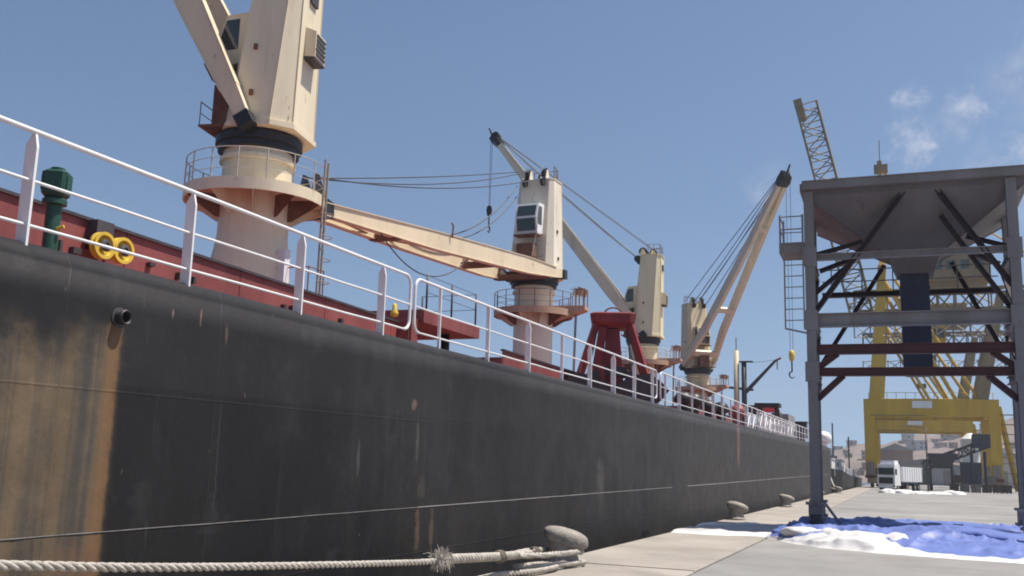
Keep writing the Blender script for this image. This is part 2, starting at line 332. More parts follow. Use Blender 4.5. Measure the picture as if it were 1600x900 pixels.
h.add([p for r in ringsS for p in r], [(i*n+k, (i+1)*n+k, (i+1)*n+k+1, i*n+k+1) for i in range(len(ys)-1) for k in range(n-1)])
# far side, stern and deck edge close the shell
FX = -34.5
k0 = len(h.v); fy = [-26, 102]+[104+4*i for i in range(10)]
h.add([(FX+inset(y), y, z) for y in fy for z in (-4.6, 1.82)], [(2*i, 2*i+1, 2*i+3, 2*i+2) for i in range(len(fy)-1)])
h.add([(XH, -26, -4.6), (XH, -26, 1.82), (FX, -26, 1.82), (FX, -26, -4.6)], [(0, 1, 2, 3)])
hull = part(h, 'hull', hullm, ship, smooth=True)
g = MB(); dy = [-26]+[10*i for i in range(11)]+[102+3*i for i in range(1, 13)]
g.add([(x, y, 1.72) for y in dy for x in (XH-.2-inset(y), FX+.1+inset(y))], [(2*i, 2*i+1, 2*i+3, 2*i+2) for i in range(len(dy)-1)])
part(g, 'deck', redox, ship)
def strip(y0, y1, z, hgt, proud, step=.125):
    mb = MB(); nn = max(1, int((y1-y0)/step)); vs = []
    for i in range(nn+1):
        y = y0+(y1-y0)*i/nn; z = -.83-.05*max(0, min(1, y/40)); dent = .020*noise.noise(V((y*.55, z*.8, 2)))+.010*noise.noise(V((y*1.7, z*1.3, 8)))-.007*abs(sin(pi*y/.8))*(.6+.8*noise.noise(V((y*.4, z, 4))))
        for a, bb in ((-.02, -hgt/2), (proud, -hgt*.35), (proud, hgt*.35), (-.02, hgt/2)): vs.append((XH+dent+a-inset(y), y, z+bb+.004*noise.noise(V((y*1.3, 0, z)))))
    mb.add(vs, [(4*i+k, 4*i+4+k, 4*i+5+k, 4*i+k+1) for i in range(nn) for k in range(3)]); return mb
lightpaint = mat('worn pale line paint', (.16, .145, .135), .6, .3, 3, streak=1, dirt=.9, dirtcol=(.05, .05, .05))
lightpaint2 = mat('pale line paint', (.22, .205, .195), .6, .2, 2, streak=1, dirt=.5, dirtcol=(.12, .11, .11))
part(strip(-3, 14, -.83, .016, .005), 'painted_line', lightpaint, hull, True)
part(strip(14, 32.2, -.85, .026, .005), 'painted_line', lightpaint2, hull, True)
part(strip(34.6, 100, -.88, .045, .007), 'painted_line', lightpaint2, hull, True)
# discharge pipe with a raised collar
g = MB(); Mx = Matrix.Rotation(pi/2, 3, 'Y')
g.lathe([(.055, -.15), (.075, -.15), (.075, .10), (.066, .11), (.056, .10), (.056, -.12)], 24, (XH, PY, PZ), Mx)
pipe = part(g, 'discharge_pipe', darksteel, hull, autosmooth=40, label='short rusty discharge pipe sticking out of the hull')
g = MB(); g.lathe([(.05, 0), (.054, .002)], 20, (XH-.02, PY, PZ), Mx); part(g, 'pipe_bore', black, pipe)  # black disc paints in the darkness inside the pipe
g = MB(); g.lathe([(.10, -.02), (.10, .012), (.076, .02)], 24, (XH, PY, PZ), Mx); part(g, 'collar', darksteel, pipe, autosmooth=40)

# guard rails: flat-bar stanchions, three rails, closed round ends at the openings
ZT, ZM, ZL, XR = 2.856, 2.385, 1.965, -7.41
def rail_section(y0, y1, posts, open0, open1):
    r = bpy.data.objects.new('guard_rail', None); COL.objects.link(r); r.parent = ship; BASES[r.name] = tuple(SB)
    def bend(y): return XR-inset(y)
    g = MB(); R = .17
    if open0: path = [V((bend(y0), y0+R, ZL))]
    pts = []
    if open0:
        pts += [V((bend(y0), y0+R*(1-sin(a)), ZL+R*(1-cos(a)))) for a in [pi/2*i/5 for i in range(6)]]
        pts += [V((bend(y0), y0+R*(1-cos(a)), ZT-R*(1-sin(a)))) for a in [pi/2*i/5 for i in range(6)]]
    else: pts.append(V((bend(y0), y0, ZT)))
    yv = y0+3
    while yv < y1-1.5: pts.append(V((bend(yv), yv, ZT+.006*sin(yv)))); yv += 3
    if open1:
        pts += [V((bend(y1), y1-R*(1-sin(a)), ZT-R*(1-cos(a)))) for a in [pi/2*i/5 for i in range(6)]]
        pts += [V((bend(y1), y1-R*(1-cos(a)), ZL+R*(1-sin(a)))) for a in [pi/2*i/5 for i in range(6)]]
    else: pts.append(V((bend(y1), y1, ZT)))
    g.tube(pts, .0255, 10); part(g, 'top_rail', white, r, True)
    for z, nm, a, bb in ((ZM, 'middle_rail', y0, y1), (ZL, 'bottom_rail', y0+(R if open0 else 0), y1-(R if open1 else 0))):
        g = MB(); q = [V((bend(a), a, z))]; yv = a+1.1
        while yv < bb-.6: q.append(V((bend(yv), yv, z+.012*noise.noise(V((yv, z, 0)))))); yv += 1.1
        q.append(V((bend(bb), bb, z))); g.tube(q, .0165, 8); part(g, nm, white, r, True)
    for y, wd in posts:
        x = bend(y); t = .026
        g = MB(); d = wd
        # plate profile in x/z: straight bar, cranked inward near the top
        poly = [(x+.05, 1.70), (x+.05, 2.70), (x+.014, ZT-.02), (x-.022, ZT-.02), (x+.046-d, 2.74), (x+.05-d, 1.70)] if d > .08 else [(x+d*.5, 1.70), (x+d*.5, ZT-.02), (x-d*.5, ZT-.02), (x-d*.5, 1.70)]
        g.prism([(px, y-t/2, pz) for px, pz in poly], (0, t, 0)); part(g, 'stanchion', white, r)
    return r
P0 = 6.235; S_ = 2.175
wide = [(P0-2*S_, .13), (P0-S_, .13), (P0, .14), (P0+S_, .13), (P0+2*S_, .13), (P0+3*S_, .125)]
rail_section(-6, 13.66, wide, False, True)
p2 = [(14.75, .05), (16.85, .075), (19.02, .12), (21.2, .07), (23.37, .11), (25.55, .13), (27.72, .10), (29.9, .09)]
rail_section(13.82, 30.5, p2, True, True)
p3 = [(31.7+S_*i, (.07, .12, .08)[i % 3]) for i in range(33)]
rail_section(31.0, 102, p3, True, False)

# hatch coamings
CX = -11.9
def coaming(y0, y1, top0, top1, label):
    c = bpy.data.objects.new('hatch_coaming', None); COL.objects.link(c); c.parent = ship; BASES[c.name] = tuple(SB); c['label'] = label
    def tz(y): return top0+(top1-top0)*(y-y0)/(y1-y0)
    y = y0
    while y < y1-.1:
        L = min(3.0, y1-y); g = MB()
        g.add([(CX, y+.01, 1.7), (CX, y+L-.01, 1.7), (CX, y+L-.01, tz(y+L)), (CX, y+.01, tz(y)), (CX-.03, y+.01, 1.7), (CX-.03, y+L-.01, 1.7), (CX-.03, y+L-.01, tz(y+L)), (CX-.03, y+.01, tz(y))],
              [(0, 1, 2, 3), (7, 6, 5, 4), (3, 2, 6, 7), (0, 3, 7, 4), (1, 5, 6, 2)])
        part(g, 'coaming_plate', redox, c)
        g = MB(); g.prism([(CX+.003, y+.2, 1.72), (CX+.38, y+.2, 1.72), (CX+.06, y+.2, 2.75), (CX+.003, y+.2, 2.75)], (0, .02, 0)); part(g, 'stay', redox, c)
        y += L
    g = MB(); g.beam((CX-.02, y0, top0+.02), (CX-.02, y1, top1+.02), .14, .05); part(g, 'coaming_bar', darksteel, c)
    for s in (FX+4.6,):
        g = MB(); g.b2(s-.03, s, y0, y1, 1.7, min(top0, top1)); part(g, 'coaming_plate', redox, c)
    for yv in (y0, y1):
        g = MB(); g.b2(FX+4.62, CX-.04, yv-.03, yv+.03, 1.7, min(top0, top1)-.03); part(g, 'coaming_plate', redox, c)
    yv = y0+1.6
    while yv < y1-1:
        g = MB(); g.b2(FX+4.7, CX-.3, yv-1.5, yv+1.4, min(top0, top1)-.55, min(top0, top1)-.22); part(g, 'hatch_cover', redox, c); yv += 3
    return c
co1 = coaming(0, 21.3, 3.74, 3.27, 'faded red oxide hatch coaming nearest the stern with yellow wheels')
co2 = coaming(28.3, 47, 3.34, 3.15, 'dark red hatch coaming beside the second crane')
co3 = coaming(57.5, 76, 3.3, 3.3, 'dark red hatch coaming beyond the red grab')
co4 = coaming(85, 98, 3.3, 3.3, 'dark red hatch coaming near the bow')
# small fittings on the near coaming: eyes, a pipe, a dark chock
for (yy_, zz, sy, sz) in ((10.62, 2.95, .05, .20), (10.93, 2.95, .16, .10), (13.25, 2.98, .07, .12), (13.45, 2.97, .07, .12), (13.62, 2.97, .07, .12), (16.4, 2.90, .09, .12), (16.75, 2.90, .22, .16), (12.55, 3.05, .12, .06), (9.3, 3.1, .05, .14), (18.6, 2.92, .09, .12)):
    g = MB(); g.box((CX+.05, yy_, zz), (.10, sy, sz)); part(g, 'lashing_eye', darksteel, co1)
g = MB(); g.b2(CX+.01, CX+.22, 11.15, 11.5, 3.2, 3.5); part(g, 'chock', darksteel, co1)
for yy_ in (11.18, 11.58):
    g = MB(); g.lathe([(.145, -.05), (.165, -.06), (.215, -.06), (.215, -.03), (.18, -.02), (.18, .02), (.215, .03), (.215, .06), (.165, .06), (.145, .03), (.145, .0)], 28, (CX+.34, yy_, 3.07), Mx @ Matrix.Rotation(0, 3, 'X'))
    wl = part(g, 'wheel', yellow, co1, autosmooth=40, label='yellow hatch wheel on the coaming')
    g = MB(); g.lathe([(.10, -.07), (.05, -.09), (.05, .09), (.10, .07)], 16, (CX+.34, yy_, 3.07), Mx); part(g, 'hub', darksteel, wl, autosmooth=40)
    g = MB(); g.tube([(CX-.02, yy_, 3.07), (CX+.42, yy_, 3.07)], .035, 10); part(g, 'axle', black, wl, True)
# platform at the end of the first hatch
pl = bpy.data.objects.new('hatch_platform', None); COL.objects.link(pl); pl.parent = ship; BASES[pl.name] = tuple(SB)
g = MB(); g.b2(-16.5, -11.35, 21.7, 25.2, 3.32, 3.66); part(g, 'platform_deck', redox, pl)
g = MB(); g.b2(-14.8, -11.5, 21.34, 21.68, 2.75, 3.40); part(g, 'end_box', redox, pl)
g = MB(); g.tube([(-11.9, 24.1, 1.7), (-11.9, 24.1, 3.32)], .12, 12); part(g, 'pillar', black, pl, True)
g = MB(); g.tube([(-15.9, 24.1, 1.7), (-15.9, 24.1, 3.32)], .12, 12); part(g, 'pillar', black, pl, True)
rp = [(-11.45, 22.0), (-11.45, 23.5), (-11.45, 25.1), (-13.2, 25.1)]
for x, y in rp:
    g = MB(); g.tube([(x, y, 3.66), (x, y, 4.62)], .028, 8); part(g, 'stanchion', darksteel, pl, True)
for z in (4.6, 4.15):
    g = MB(); g.tube([(x, y, z) for x, y in rp], .008, 6); part(g, 'chain', wirem, pl)
g = MB(); g.lathe([(.02, 0), (.09, .02), (.10, .12), (.05, .2), (.06, .3), (.02, .34)], 14, (-11.6, 20.6, 3.3)); part(g, 'lamp', yellow, pl, True)
g = MB(); g.tube([(-7.45, 13.72, 1.75), (-7.45, 13.72, 2.35)], .012, 6); part(g, 'gate_pin', rustm, ship)

# ------------------------------------------------------------------ deck cranes
DZ = 1.72
def crane(y, az, el, L, paint, label, galleryside, jibm, hooklen, opts):
    B = V((-20.88, y, DZ-opts.get('drop', 0))); t = thing('deck_crane', label, 'crane', B, SHIP, 'cranes along the deck of the cargo ship')
    a = radians(az); e = radians(el); F = V((sin(a), cos(a), 0)); S = V((cos(a), -sin(a), 0)); Z = V((0, 0, 1))
    P = lambda f, s, z: B+F*f+S*s+Z*z
    flare = opts.get('flare', 0)
    g = MB(); g.lathe([(1.2+flare, 0), (1.2+flare, 5.2-.6), (1.2, 5.5)] if flare else [(1.28, 0), (1.2, .4)], 40, B) if flare else g.lathe([(1.28, 0), (1.2, .5)], 40, B)
    part(g, 'pedestal_foot', paint, t, autosmooth=35)
    g = MB(); g.lathe([(1.2, 5.5 if flare else .5), (1.2, 6.9), (1.2, 8.5)], 40, B); part(g, 'pedestal', paint, t, autosmooth=35)
    g = MB(); g.lathe([(1.31, 8.1), (1.31, 8.25)], 40, B); part(g, 'pedestal_flange', paint, t, autosmooth=35)
    # round walkway with brackets and railing
    PR = 2.42
    g = MB(); g.lathe([(1.21, 6.92), (PR-.06, 6.88), (PR-.06, 6.66), (PR, 6.66), (PR, 7.06), (PR-.05, 7.06), (PR-.05, 6.96), (1.21, 6.96)], 48, B); part(g, 'walkway', opts.get('walk', paint), t, autosmooth=35)
    for k in range(10):
        q = 2*pi*k/10+.3; d = V((cos(q), sin(q), 0)); n_ = V((-sin(q), cos(q), 0))*.02
        g = MB(); g.prism([B+d*1.2+Z*6.1-n_/2, B+d*1.35+Z*6.1-n_/2, B+d*(PR-.08)+Z*6.72-n_/2, B+d*(PR-.08)+Z*6.87-n_/2, B+d*1.2+Z*6.87-n_/2], n_); part(g, 'bracket', rustm if k % 3 == 0 else paint, t)
    wr = bpy.data.objects.new('walkway_railing', None); COL.objects.link(wr); wr.parent = t; BASES[wr.name] = tuple(B)
    rm = opts.get('railm', paint)
    for k in range(16):
        q = 2*pi*k/16; g = MB(); g.tube([B+V((cos(q)*(PR-.03), sin(q)*(PR-.03), 7.0)), B+V((cos(q)*(PR-.03), sin(q)*(PR-.03), 8.08))], .026, 6); part(g, 'stanchion', rm, wr)
    for z in (8.08, 7.72, 7.36):
        g = MB(); g.tube(circ(B, PR-.03, B.z+z, 40),   .018 if z > 8.0 else .012, 6, closed=True); part(g, 'rail', rm, wr, True)
    if opts.get('gallery'):
        gd = V((cos(galleryside), sin(galleryside), 0)); gs = V((-gd.y, gd.x, 0))
        g = MB(); g.loft([[B+gd*1.25+gs*s_+Z*z for s_, z in ((-.6, 6.35), (.6, 6.35), (.6, 7.3), (-.6, 7.3))], [B+gd*3.3+gs*s_+Z*z for s_, z in ((-.6, 7.08), (.6, 7.08), (.6, 7.3), (-.6, 7.3))]]); ga = part(g, 'lamp_gallery', opts.get('walk', paint), t)
        for s_ in (-.55, .55):
            for r_ in (2.75, 3.25):
                g = MB(); p = B+gd*r_+gs*s_; g.tube([p+Z*7.3, p+Z*8.35], .03, 6); part(g, 'stanchion', rustm, ga)
        g = MB(); g.tube([B+gd*2.4+gs*.55+Z*8.3, B+gd*3.25+gs*.55+Z*8.3, B+gd*3.25-gs*.55+Z*8.3, B+gd*2.4-gs*.55+Z*8.3], .02, 6); part(g, 'rail', rustm, ga)
        for s_, r_ in ((-.3, 2.9), (.25, 3.05), (.0, 2.6)):
            p = B+gd*r_+gs*s_; g = MB(); g.tube([p+Z*7.3, p+Z*7.95], .05, 8); g.box(p+Z*8.2+gd*.03, (.34, .30, .46), Matrix.Rotation(galleryside, 3, 'Z') @ Matrix.Rotation(.35, 3, 'Y')); part(g, 'floodlight', opts.get('walk', paint) if s_ else white, ga)
        for s_ in (-.2, .2):
            g = MB(); g.tube([B+gd*2.5+gs*s_+Z*.3, B+gd*2.65+gs*s_+Z*7.1], .035, 6); part(g, 'ladder_rail', rustm, ga)
        for k in range(18):
            z = .6+k*.36; g = MB(); g.tube([B+gd*(2.5+.15*z/6.8)+gs*-.2+Z*z, B+gd*(2.5+.15*z/6.8)+gs*.2+Z*z], .015, 5); part(g, 'rung', rustm, ga)
    # slewing ring and house
    g = MB(); g.lathe([(1.40, 8.5), (1.40, 8.72), (1.50, 8.74), (1.50, 9.0), (1.42, 9.02), (1.42, 9.1)], 48, B); part(g, 'slewing_ring', black, t, autosmooth=35)
    bot = [(.85, -1.05), (.85, 1.05), (.5, 1.5), (-1.0, 1.5), (-1.62, .95), (-1.62, -.95), (-1.0, -1.5), (.5, -1.5)]
    top = [(.10, -.9), (.10, .9), (-.1, 1.15), (-1.35, 1.15), (-1.66, .82), (-1.66, -.82), (-1.35, -1.15), (-.1, -1.15)]
    HT = 15.35+opts.get('ht', 0)
    def hs(k, z, grow=0.):
        u = (z-9.1)/(HT-9.1); f0, s0 = bot[k]; f1, s1 = top[k]; f_, s_ = f0+(f1-f0)*u, s0+(s1-s0)*u
        return P(f_*(1+grow), s_*(1+grow), z)
    g = MB(); g.loft([[hs(k, z) for k in range(8)] for z in (9.28, 11.5, 13.5, HT)]); house = part(g, 'house', paint, t)
    g = MB(); g.loft([[hs(k, 9.1, .05) for k in range(8)], [hs(k, 9.28, .05) for k in range(8)]]); part(g, 'base_plate', paint, house)
    g = MB(); g.loft([[hs(k, HT+.005, .04) for k in range(8)], [hs(k, HT+.07, .04) for k in range(8)]]); part(g, 'roof_plate', paint, house)
    # raised seams and small service marks on the side plates
    for k in (2, 3, 4, 5, 6):
        pa, pb = hs(k, 9.35, .006), hs(k, HT-.05, .006); g = MB(); g.beam(pa, pb, .03, .03, F); part(g, 'weld_seam', paint, house)
    for sgn in (-1, 1):      # lifting lugs
        for z in (10.3, 12.0):
            g = MB(); g.box(P(-.25, sgn*(1.5-.35*(z-9.1)/6.25+.02), z), (.12, .12, .2), Matrix.Rotation(-a, 3, 'Z')); part(g, 'lug', rustm, house)
    # cooler box on the rear
    g = MB(); g.loft([[P(f, s_, z) for f, z in ((-1.60, 12.0), (-2.05, 11.95), (-2.05, 12.9), (-1.60, 13.1))] for s_ in (-.45, .45)]); ac = part(g, 'cooler_box', paint, t)
    for k in range(5):
        g = MB(); g.box(P(-2.07, 0, 12.08+k*.17), (.78, .04, .09), Matrix.Rotation(-a, 3, 'Z')); part(g, 'louvre', darksteel, ac)
    g = MB(); g.box(P(-1.8, 0, 11.9), (.95, .5, .06), Matrix.Rotation(-a, 3, 'Z')); part(g, 'cooler_tray', darksteel, ac)
    g = MB(); g.box(P(-1.69, 0, HT-1.0), (.6, .12, .5), Matrix.Rotation(-a, 3, 'Z')); part(g, 'vent_grille', darksteel, house)
    # operator's cab on the front
    cw = .72
    fr = lambda z: .85-.75*(z-9.1)/6.25
    cs = [(fr(11.6)-.05, 11.75), (1.35, 11.6), (1.55, 12.6), (1.25, 13.55), (fr(13.6)-.05, 13.65)]
    g = MB(); g.loft([[P(f, s_, z) for f, z in cs] for s_ in (-cw, cw)]); cab = part(g, 'cab', white if opts.get('cabwhite') else paint, t)
    for s_ in (-cw-.012, cw-.008):
        g = MB(); g.loft([[P(f, s_+q, z) for f, z in ((.75, 12.25), (1.38, 12.2), (1.46, 12.6), (1.25, 13.35), (.75, 13.4))] for q in (0, .02)]); part(g, 'side_window', glass, cab)
    g = MB(); g.loft([[P(f, s_, z) for s_, f, z in ((-.6, 1.44, 11.8), (.6, 1.44, 11.8), (.6, 1.575, 12.55), (-.6, 1.575, 12.55))], [P(f, s_, z) for s_, f, z in ((-.6, 1.36, 11.8), (.6, 1.36, 11.8), (.6, 1.5, 12.55), (-.6, 1.5, 12.55))]]); part(g, 'windscreen', glass, cab)
    g = MB(); g.loft([[P(f, s_, z) for s_, f, z in ((-.6, 1.55, 12.72), (.6, 1.55, 12.72), (.6, 1.33, 13.4), (-.6, 1.33, 13.4))], [P(f, s_, z) for s_, f, z in ((-.6, 1.48, 12.72), (.6, 1.48, 12.72), (.6, 1.26, 13.4), (-.6, 1.26, 13.4))]]); part(g, 'windscreen', glass, cab)
    g = MB(); g.box(P(1.2, 0, 11.55), (1.6, .7, .08), Matrix.Rotation(-a, 3, 'Z')); part(g, 'cab_floor', rustm, cab)
    g = MB(); g.box(P(.88, -.2, 10.35), (.6, .06, 1.5), Matrix.Rotation(-a, 3, 'Z')); part(g, 'access_door', darksteel, house)
    # service stand beside the jib foot
    g = MB(); g.box(P(1.25, 0, 9.24), (2.6, .9, .07), Matrix.Rotation(-a, 3, 'Z')); ss = part(g, 'service_stand', rustm, t)
    g = MB(); g.box(P(1.32, .0, 10.15), (1.1, .6, 1.7), Matrix.Rotation(-a, 3, 'Z')); part(g, 'cable_box', rustm, ss)
    g = MB(); g.tube([P(1.68, -1.25, 9.28), P(1.68, -1.25, 10.1), P(1.68, 1.25, 10.1), P(1.68, 1.25, 9.28)], .02, 6); part(g, 'handrail', rustm, ss)
    g = MB(); g.tube([P(1.68, -1.25, 9.7), P(1.68, 1.25, 9.7)], .015, 6); part(g, 'handrail', rustm, ss)
    # roof gear: two sheave blocks and a small railing
    for f, s_, R_ in ((-.2, .55, .36), (-.2, -.55, .36), (-1.0, .0, .3)):
        g = MB(); M_ = Matrix((F, Z, S)).transposed(); g.lathe([(.08, -.1), (R_, -.11), (R_*.86, -.03), (R_*.86, .03), (R_, .11), (.08, .1)], 24, P(f+.15, s_, HT+.42), M_); part(g, 'roof_sheave', black, t, autosmooth=35)
        g = MB()
        for q in (-.17, .17): g.prism([P(f-.2, s_+q, HT+.05), P(f+.45, s_+q, HT+.05), P(f+.25, s_+q, HT+.65), P(f+.05, s_+q, HT+.65)], S*.03)
        part(g, 'sheave_cheek', paint, t)
    for s_ in (-.6, .6):
        g = MB(); g.lathe([(.06, -.07), (.30, -.08), (.25, 0), (.30, .08), (.06, .07)], 20, P(.42, s_, HT-.2), M_); part(g, 'front_sheave', black, t, autosmooth=35)
        g = MB(); g.prism([P(.0, s_-.02, HT-.5), P(.5, s_-.02, HT-.22), P(.5, s_-.02, HT-.1), P(.0, s_-.02, HT-.05)], S*.04); part(g, 'sheave_bracket', paint, t)
    rr = bpy.data.objects.new('roof_railing', None); COL.objects.link(rr); rr.parent = t; BASES[rr.name] = tuple(B)
    cn = [(-.55, .95), (-1.55, .8), (-1.55, -.8), (-.55, -.95)]
    for f, s_ in cn+[(-1.55, 0), (-1.05, .9), (-1.05, -.9)]:
        g = MB(); g.tube([P(f, s_, HT+.05), P(f, s_, HT+1.0)], .025, 6); part(g, 'stanchion', rustm, rr)
    for z in (.98, .55):
        g = MB(); g.tube([P(f, s_, HT+z) for f, s_ in cn], .02, 6); part(g, 'rail', rustm, rr)
    # jib: two tapered box girders that straddle the house and meet at the head
    foot = P(-.2, 0, 9.3); tip = P(0, 0, 9.9)+(F*cos(e)+Z*sin(e))*L
    J = (tip-foot).normalized(); U = S.cross(J).normalized()
    if U.z < 0: U = -U
    jb = bpy.data.objects.new('jib', None); COL.objects.link(jb); jb.parent = t; BASES[jb.name] = tuple(B)
    LL = (tip-foot).length; JP = lambda u_, s_, h_: foot+J*(u_*LL)+S*s_+U*h_
    for sg in (-1, 1):
        secs = []
        for u_, off, dep, wd in ((0, 1.72, .42, .26), (.05, 1.70, .62, .30), (.2, 1.40, .92, .32), (.6, .72, .88, .32), (.97, .34, .5, .26)):
            o_ = sg*off*(1 if u_ < .1 else opts.get('spread', 1)); secs.append([JP(u_, o_-wd/2, -dep/2), JP(u_, o_+wd/2, -dep/2), JP(u_, o_+wd/2, dep/2), JP(u_, o_-wd/2, dep/2)])
        g = MB(); g.loft(secs); part(g, 'jib_leg', jibm, jb)
        for hh in (1, -1):  # flange lips along the top and bottom plates
            g = MB(); q = [JP(u_, sg*off*(1 if u_ < .1 else opts.get('spread', 1)), hh*dep/2) for u_, off, dep in ((.05, 1.70, .62), (.2, 1.40, .92), (.6, .72, .88), (.97, .34, .5))]
            for p0, p1 in zip(q[:-1], q[1:]): g.beam(p0, p1, .40, .035, U)
            part(g, 'flange', jibm, jb)
        g = MB(); M_ = Matrix((J, U, S)).transposed(); g.box(JP(-.005, sg*1.72, 0), (.5, .55, .5), M_); part(g, 'pivot_bracket', black, jb)
    for u_, wd in ((.09, .7), (.33, .6), (.74, .5)):
        off = 1.72-1.6*u_ if u_ < .2 else (1.40-1.7*(u_-.2) if u_ < .6 else .72-1.03*(u_-.6)); off *= opts.get('spread', 1)
        g = MB(); g.beam(JP(u_, -off-.12, -.30), JP(u_, off+.12, -.30), wd, .30, U); part(g, 'cross_member', opts.get('crossm', jibm), jb)
        for sg in (-1, 1):
            g = MB(); g.prism([JP(u_, sg*(off-.16), -.14), JP(u_, sg*(off-.16), .3), JP(u_, sg*(off-.62), -.14)], J*.03); part(g, 'gusset', jibm, jb)
    if opts.get('brace'):
        for u0, u1, sg in ((.11, .31, 1), (.35, .72, -1), (.76, .94, 1)):
            g = MB(); g.tube([JP(u0, sg*(1.72-1.34*u0-.2), -.2), JP(u1, -sg*(1.72-1.34*u1-.15), -.2)], .05, 6); part(g, 'brace', rustm, jb)
    g = MB(); M_ = Matrix((J, U, S)).transposed(); g.loft([[JP(u_, s_*wd, h_*dp) for s_, h_ in ((-1, -1), (1, -1), (1, 1), (-1, 1))] for u_, wd, dp in ((.94, .52, .32), (.965, .55, .45), (.99, .42, .42), (1.0, .15, .2))]); part(g, 'jib_head', black, jb)
    g = MB(); g.tube([tip, tip+J*.8+U*.15], [.12, .07], 8); part(g, 'head_spike', black, jb)
    for s_ in (-.28, 0, .28):
        g = MB(); g.lathe([(.06, -.07), (.36, -.08), (.3, 0), (.36, .08), (.06, .07)], 20, JP(.985, s_, .25), M_); part(g, 'head_sheave', black, jb, autosmooth=35)
    # luffing wires from roof to head, hoist falls and hook
    for s0, s1, f0, sg_ in opts.get('wires', ((.8, .35, -.9, 0), (-.8, -.35, -.9, 0), (.8, .3, .5, .15), (-.8, -.3, .5, .15), (.3, .12, .5, .3))):
        g = MB(); g.tube(sag(P(f0, s0, HT+(.65 if f0 < .2 else -.05)), JP(.98, s1, opts.get('wh', .35)), sg_), opts.get('wr', .03), 5); part(g, 'luffing_wire', wirem, t)
    if hooklen:
        hd = JP(.985, 0, -.1)+J*.35; 
        for s_ in (-.25, .25):
            g = MB(); g.tube([hd+S*s_, hd+S*s_*.6-Z*hooklen], .022, 5); part(g, 'hoist_wire', wirem, t)
        hb = hd-Z*hooklen; g = MB(); g.lathe([(.05, 0), (.22, -.1), (.28, -.5), (.2, -.95), (.06, -1.1)], 14, hb); part(g, 'hook_block', opts.get('hookm', black), t, True)
        g = MB(); g.tube([hb-Z*1.05, hb-Z*2.0], .07, 8)
        g.tube([hb-Z*2.0+S*(.3*sin(q))+Z*(-.3+.3*cos(q)) for q in [i*.45 for i in range(10)]], [.08-.004*i for i in range(10)], 8); part(g, 'hook', black, t, True)
    return t, B, P, JP
rcream = mat('rust stained cream paint', (.42, .27, .185), .65, .2, 1, rust=.5, rscale=3, dirt=.4, dirtcol=(.26, .13, .08))
c1, B1, P1, J1 = crane(26.8, 258, 60, 24, cream1, 'warm cream deck crane with a tall tapered house beside the faded red coaming', 0, jibpaint, 9,
    dict(flare=.15, walk=cream1, railm=mat('grey rail paint', (.42, .38, .34), .5, .2, 2, rust=.3), crossm=rustm, wires=((.7, .3, 0, 0), (-.7, -.3, 0, 0))))
c2, B2, P2, J2 = crane(54.27, 182, -5.2, 23.6, cream2, 'pale cream deck crane with its jib lowered flat towards the next crane', radians(8), jibpaint, 0,
    dict(gallery=1, walk=rcream, railm=rustm, cabwhite=1, crossm=rustm, brace=1, wr=.03, wh=1.25, wires=((.6, .35, .1, .15), (.3, .15, .1, .55), (-.5, -.2, .5, .55))))
c3, B3, P3, J3 = crane(81.0, 265.5, 52.3, 23.7, cream3, 'yellowish cream deck crane rising behind the red grab', radians(5), mat('jib paint grey cream', (.62, .55, .41), .5, .1, .5, rust=.1, dirt=.3), 6.8,
    dict(gallery=1, walk=rcream, wr=.035, drop=.4, ht=.9))
c4, B4, P4, J4 = crane(104.65, 139, 44.2, 24, cream4, 'tan deck crane furthest along the ship with its twin-leg jib raised', radians(-5), mat('jib paint tan', (.60, .525, .40), .5, .1, .5, rust=.3, dirt=.3), 17,
    dict(gallery=1, walk=rcream, wr=.04, hookm=yellow, spread=.82, drop=.85, ht=.9))
# first crane: sloping ladder and a small landing on the pedestal
gd = V((.93, .36, 0)); gs = V((-.36, .93, 0)); Z = V((0, 0, 1))
g = MB(); g.b2(B1.x+1.2, B1.x+2.5, B1.y-.1, B1.y+.9, B1.z+3.2, B1.z+3.3); land = part(g, 'landing', rustm, c1)
g = MB(); g.prism([B1+V((1.2, .4, 2.3)), B1+V((2.3, .4, 3.2)), B1+V((1.2, .4, 3.2))], (0, .04, 0)); part(g, 'landing_bracket', cream1, land)
for x, y in ((1.35, -.05), (2.45, -.05), (2.45, .85)):
    g = MB(); g.tube([B1+V((x, y, 3.3)), B1+V((x, y, 4.4))], .025, 6); part(g, 'stanchion', rustm, land)
g = MB(); g.tube([B1+V((1.35, -.05, 4.38)), B1+V((2.45, -.05, 4.38)), B1+V((2.45, .85, 4.38))], .02, 6); part(g, 'handrail', rustm, land)
g = MB(); g.b2(B1.x+1.3, B1.x+1.6, B1.y-.25, B1.y+.05, B1.z+3.35, B1.z+5.0); part(g, 'lamp_box', white, land)
ladr = mat('ladder weathered steel', (.30, .25, .21), .6, .25, 2, rust=.4)
lad = bpy.data.objects.new('ladder', None); COL.objects.link(lad); lad.parent = c1; BASES[lad.name] = tuple(B1)
for s_ in (-.24, .24):
    g = MB(); g.tube([B1+gd*2.4+gs*s_+Z*.2, B1+gd*2.46+gs*s_+Z*8.35], .04, 8); part(g, 'ladder_rail', ladr, lad)
for k in range(24):
    g = MB(); z = .4+k*.3; g.tube([B1+gd*2.42+gs*-.24+Z*z, B1+gd*2.42+gs*.24+Z*z], .018, 6); part(g, 'rung', ladr, lad)
for k in range(6):
    z = 2.4+k*.8; g = MB(); g.tube([B1+gd*(2.42+.36*sin(q))+gs*(.36*-cos(q))+Z*z for q in [pi*i/8 for i in range(9)]], .016, 5); part(g, 'cage_hoop', ladr, lad)
g = MB()
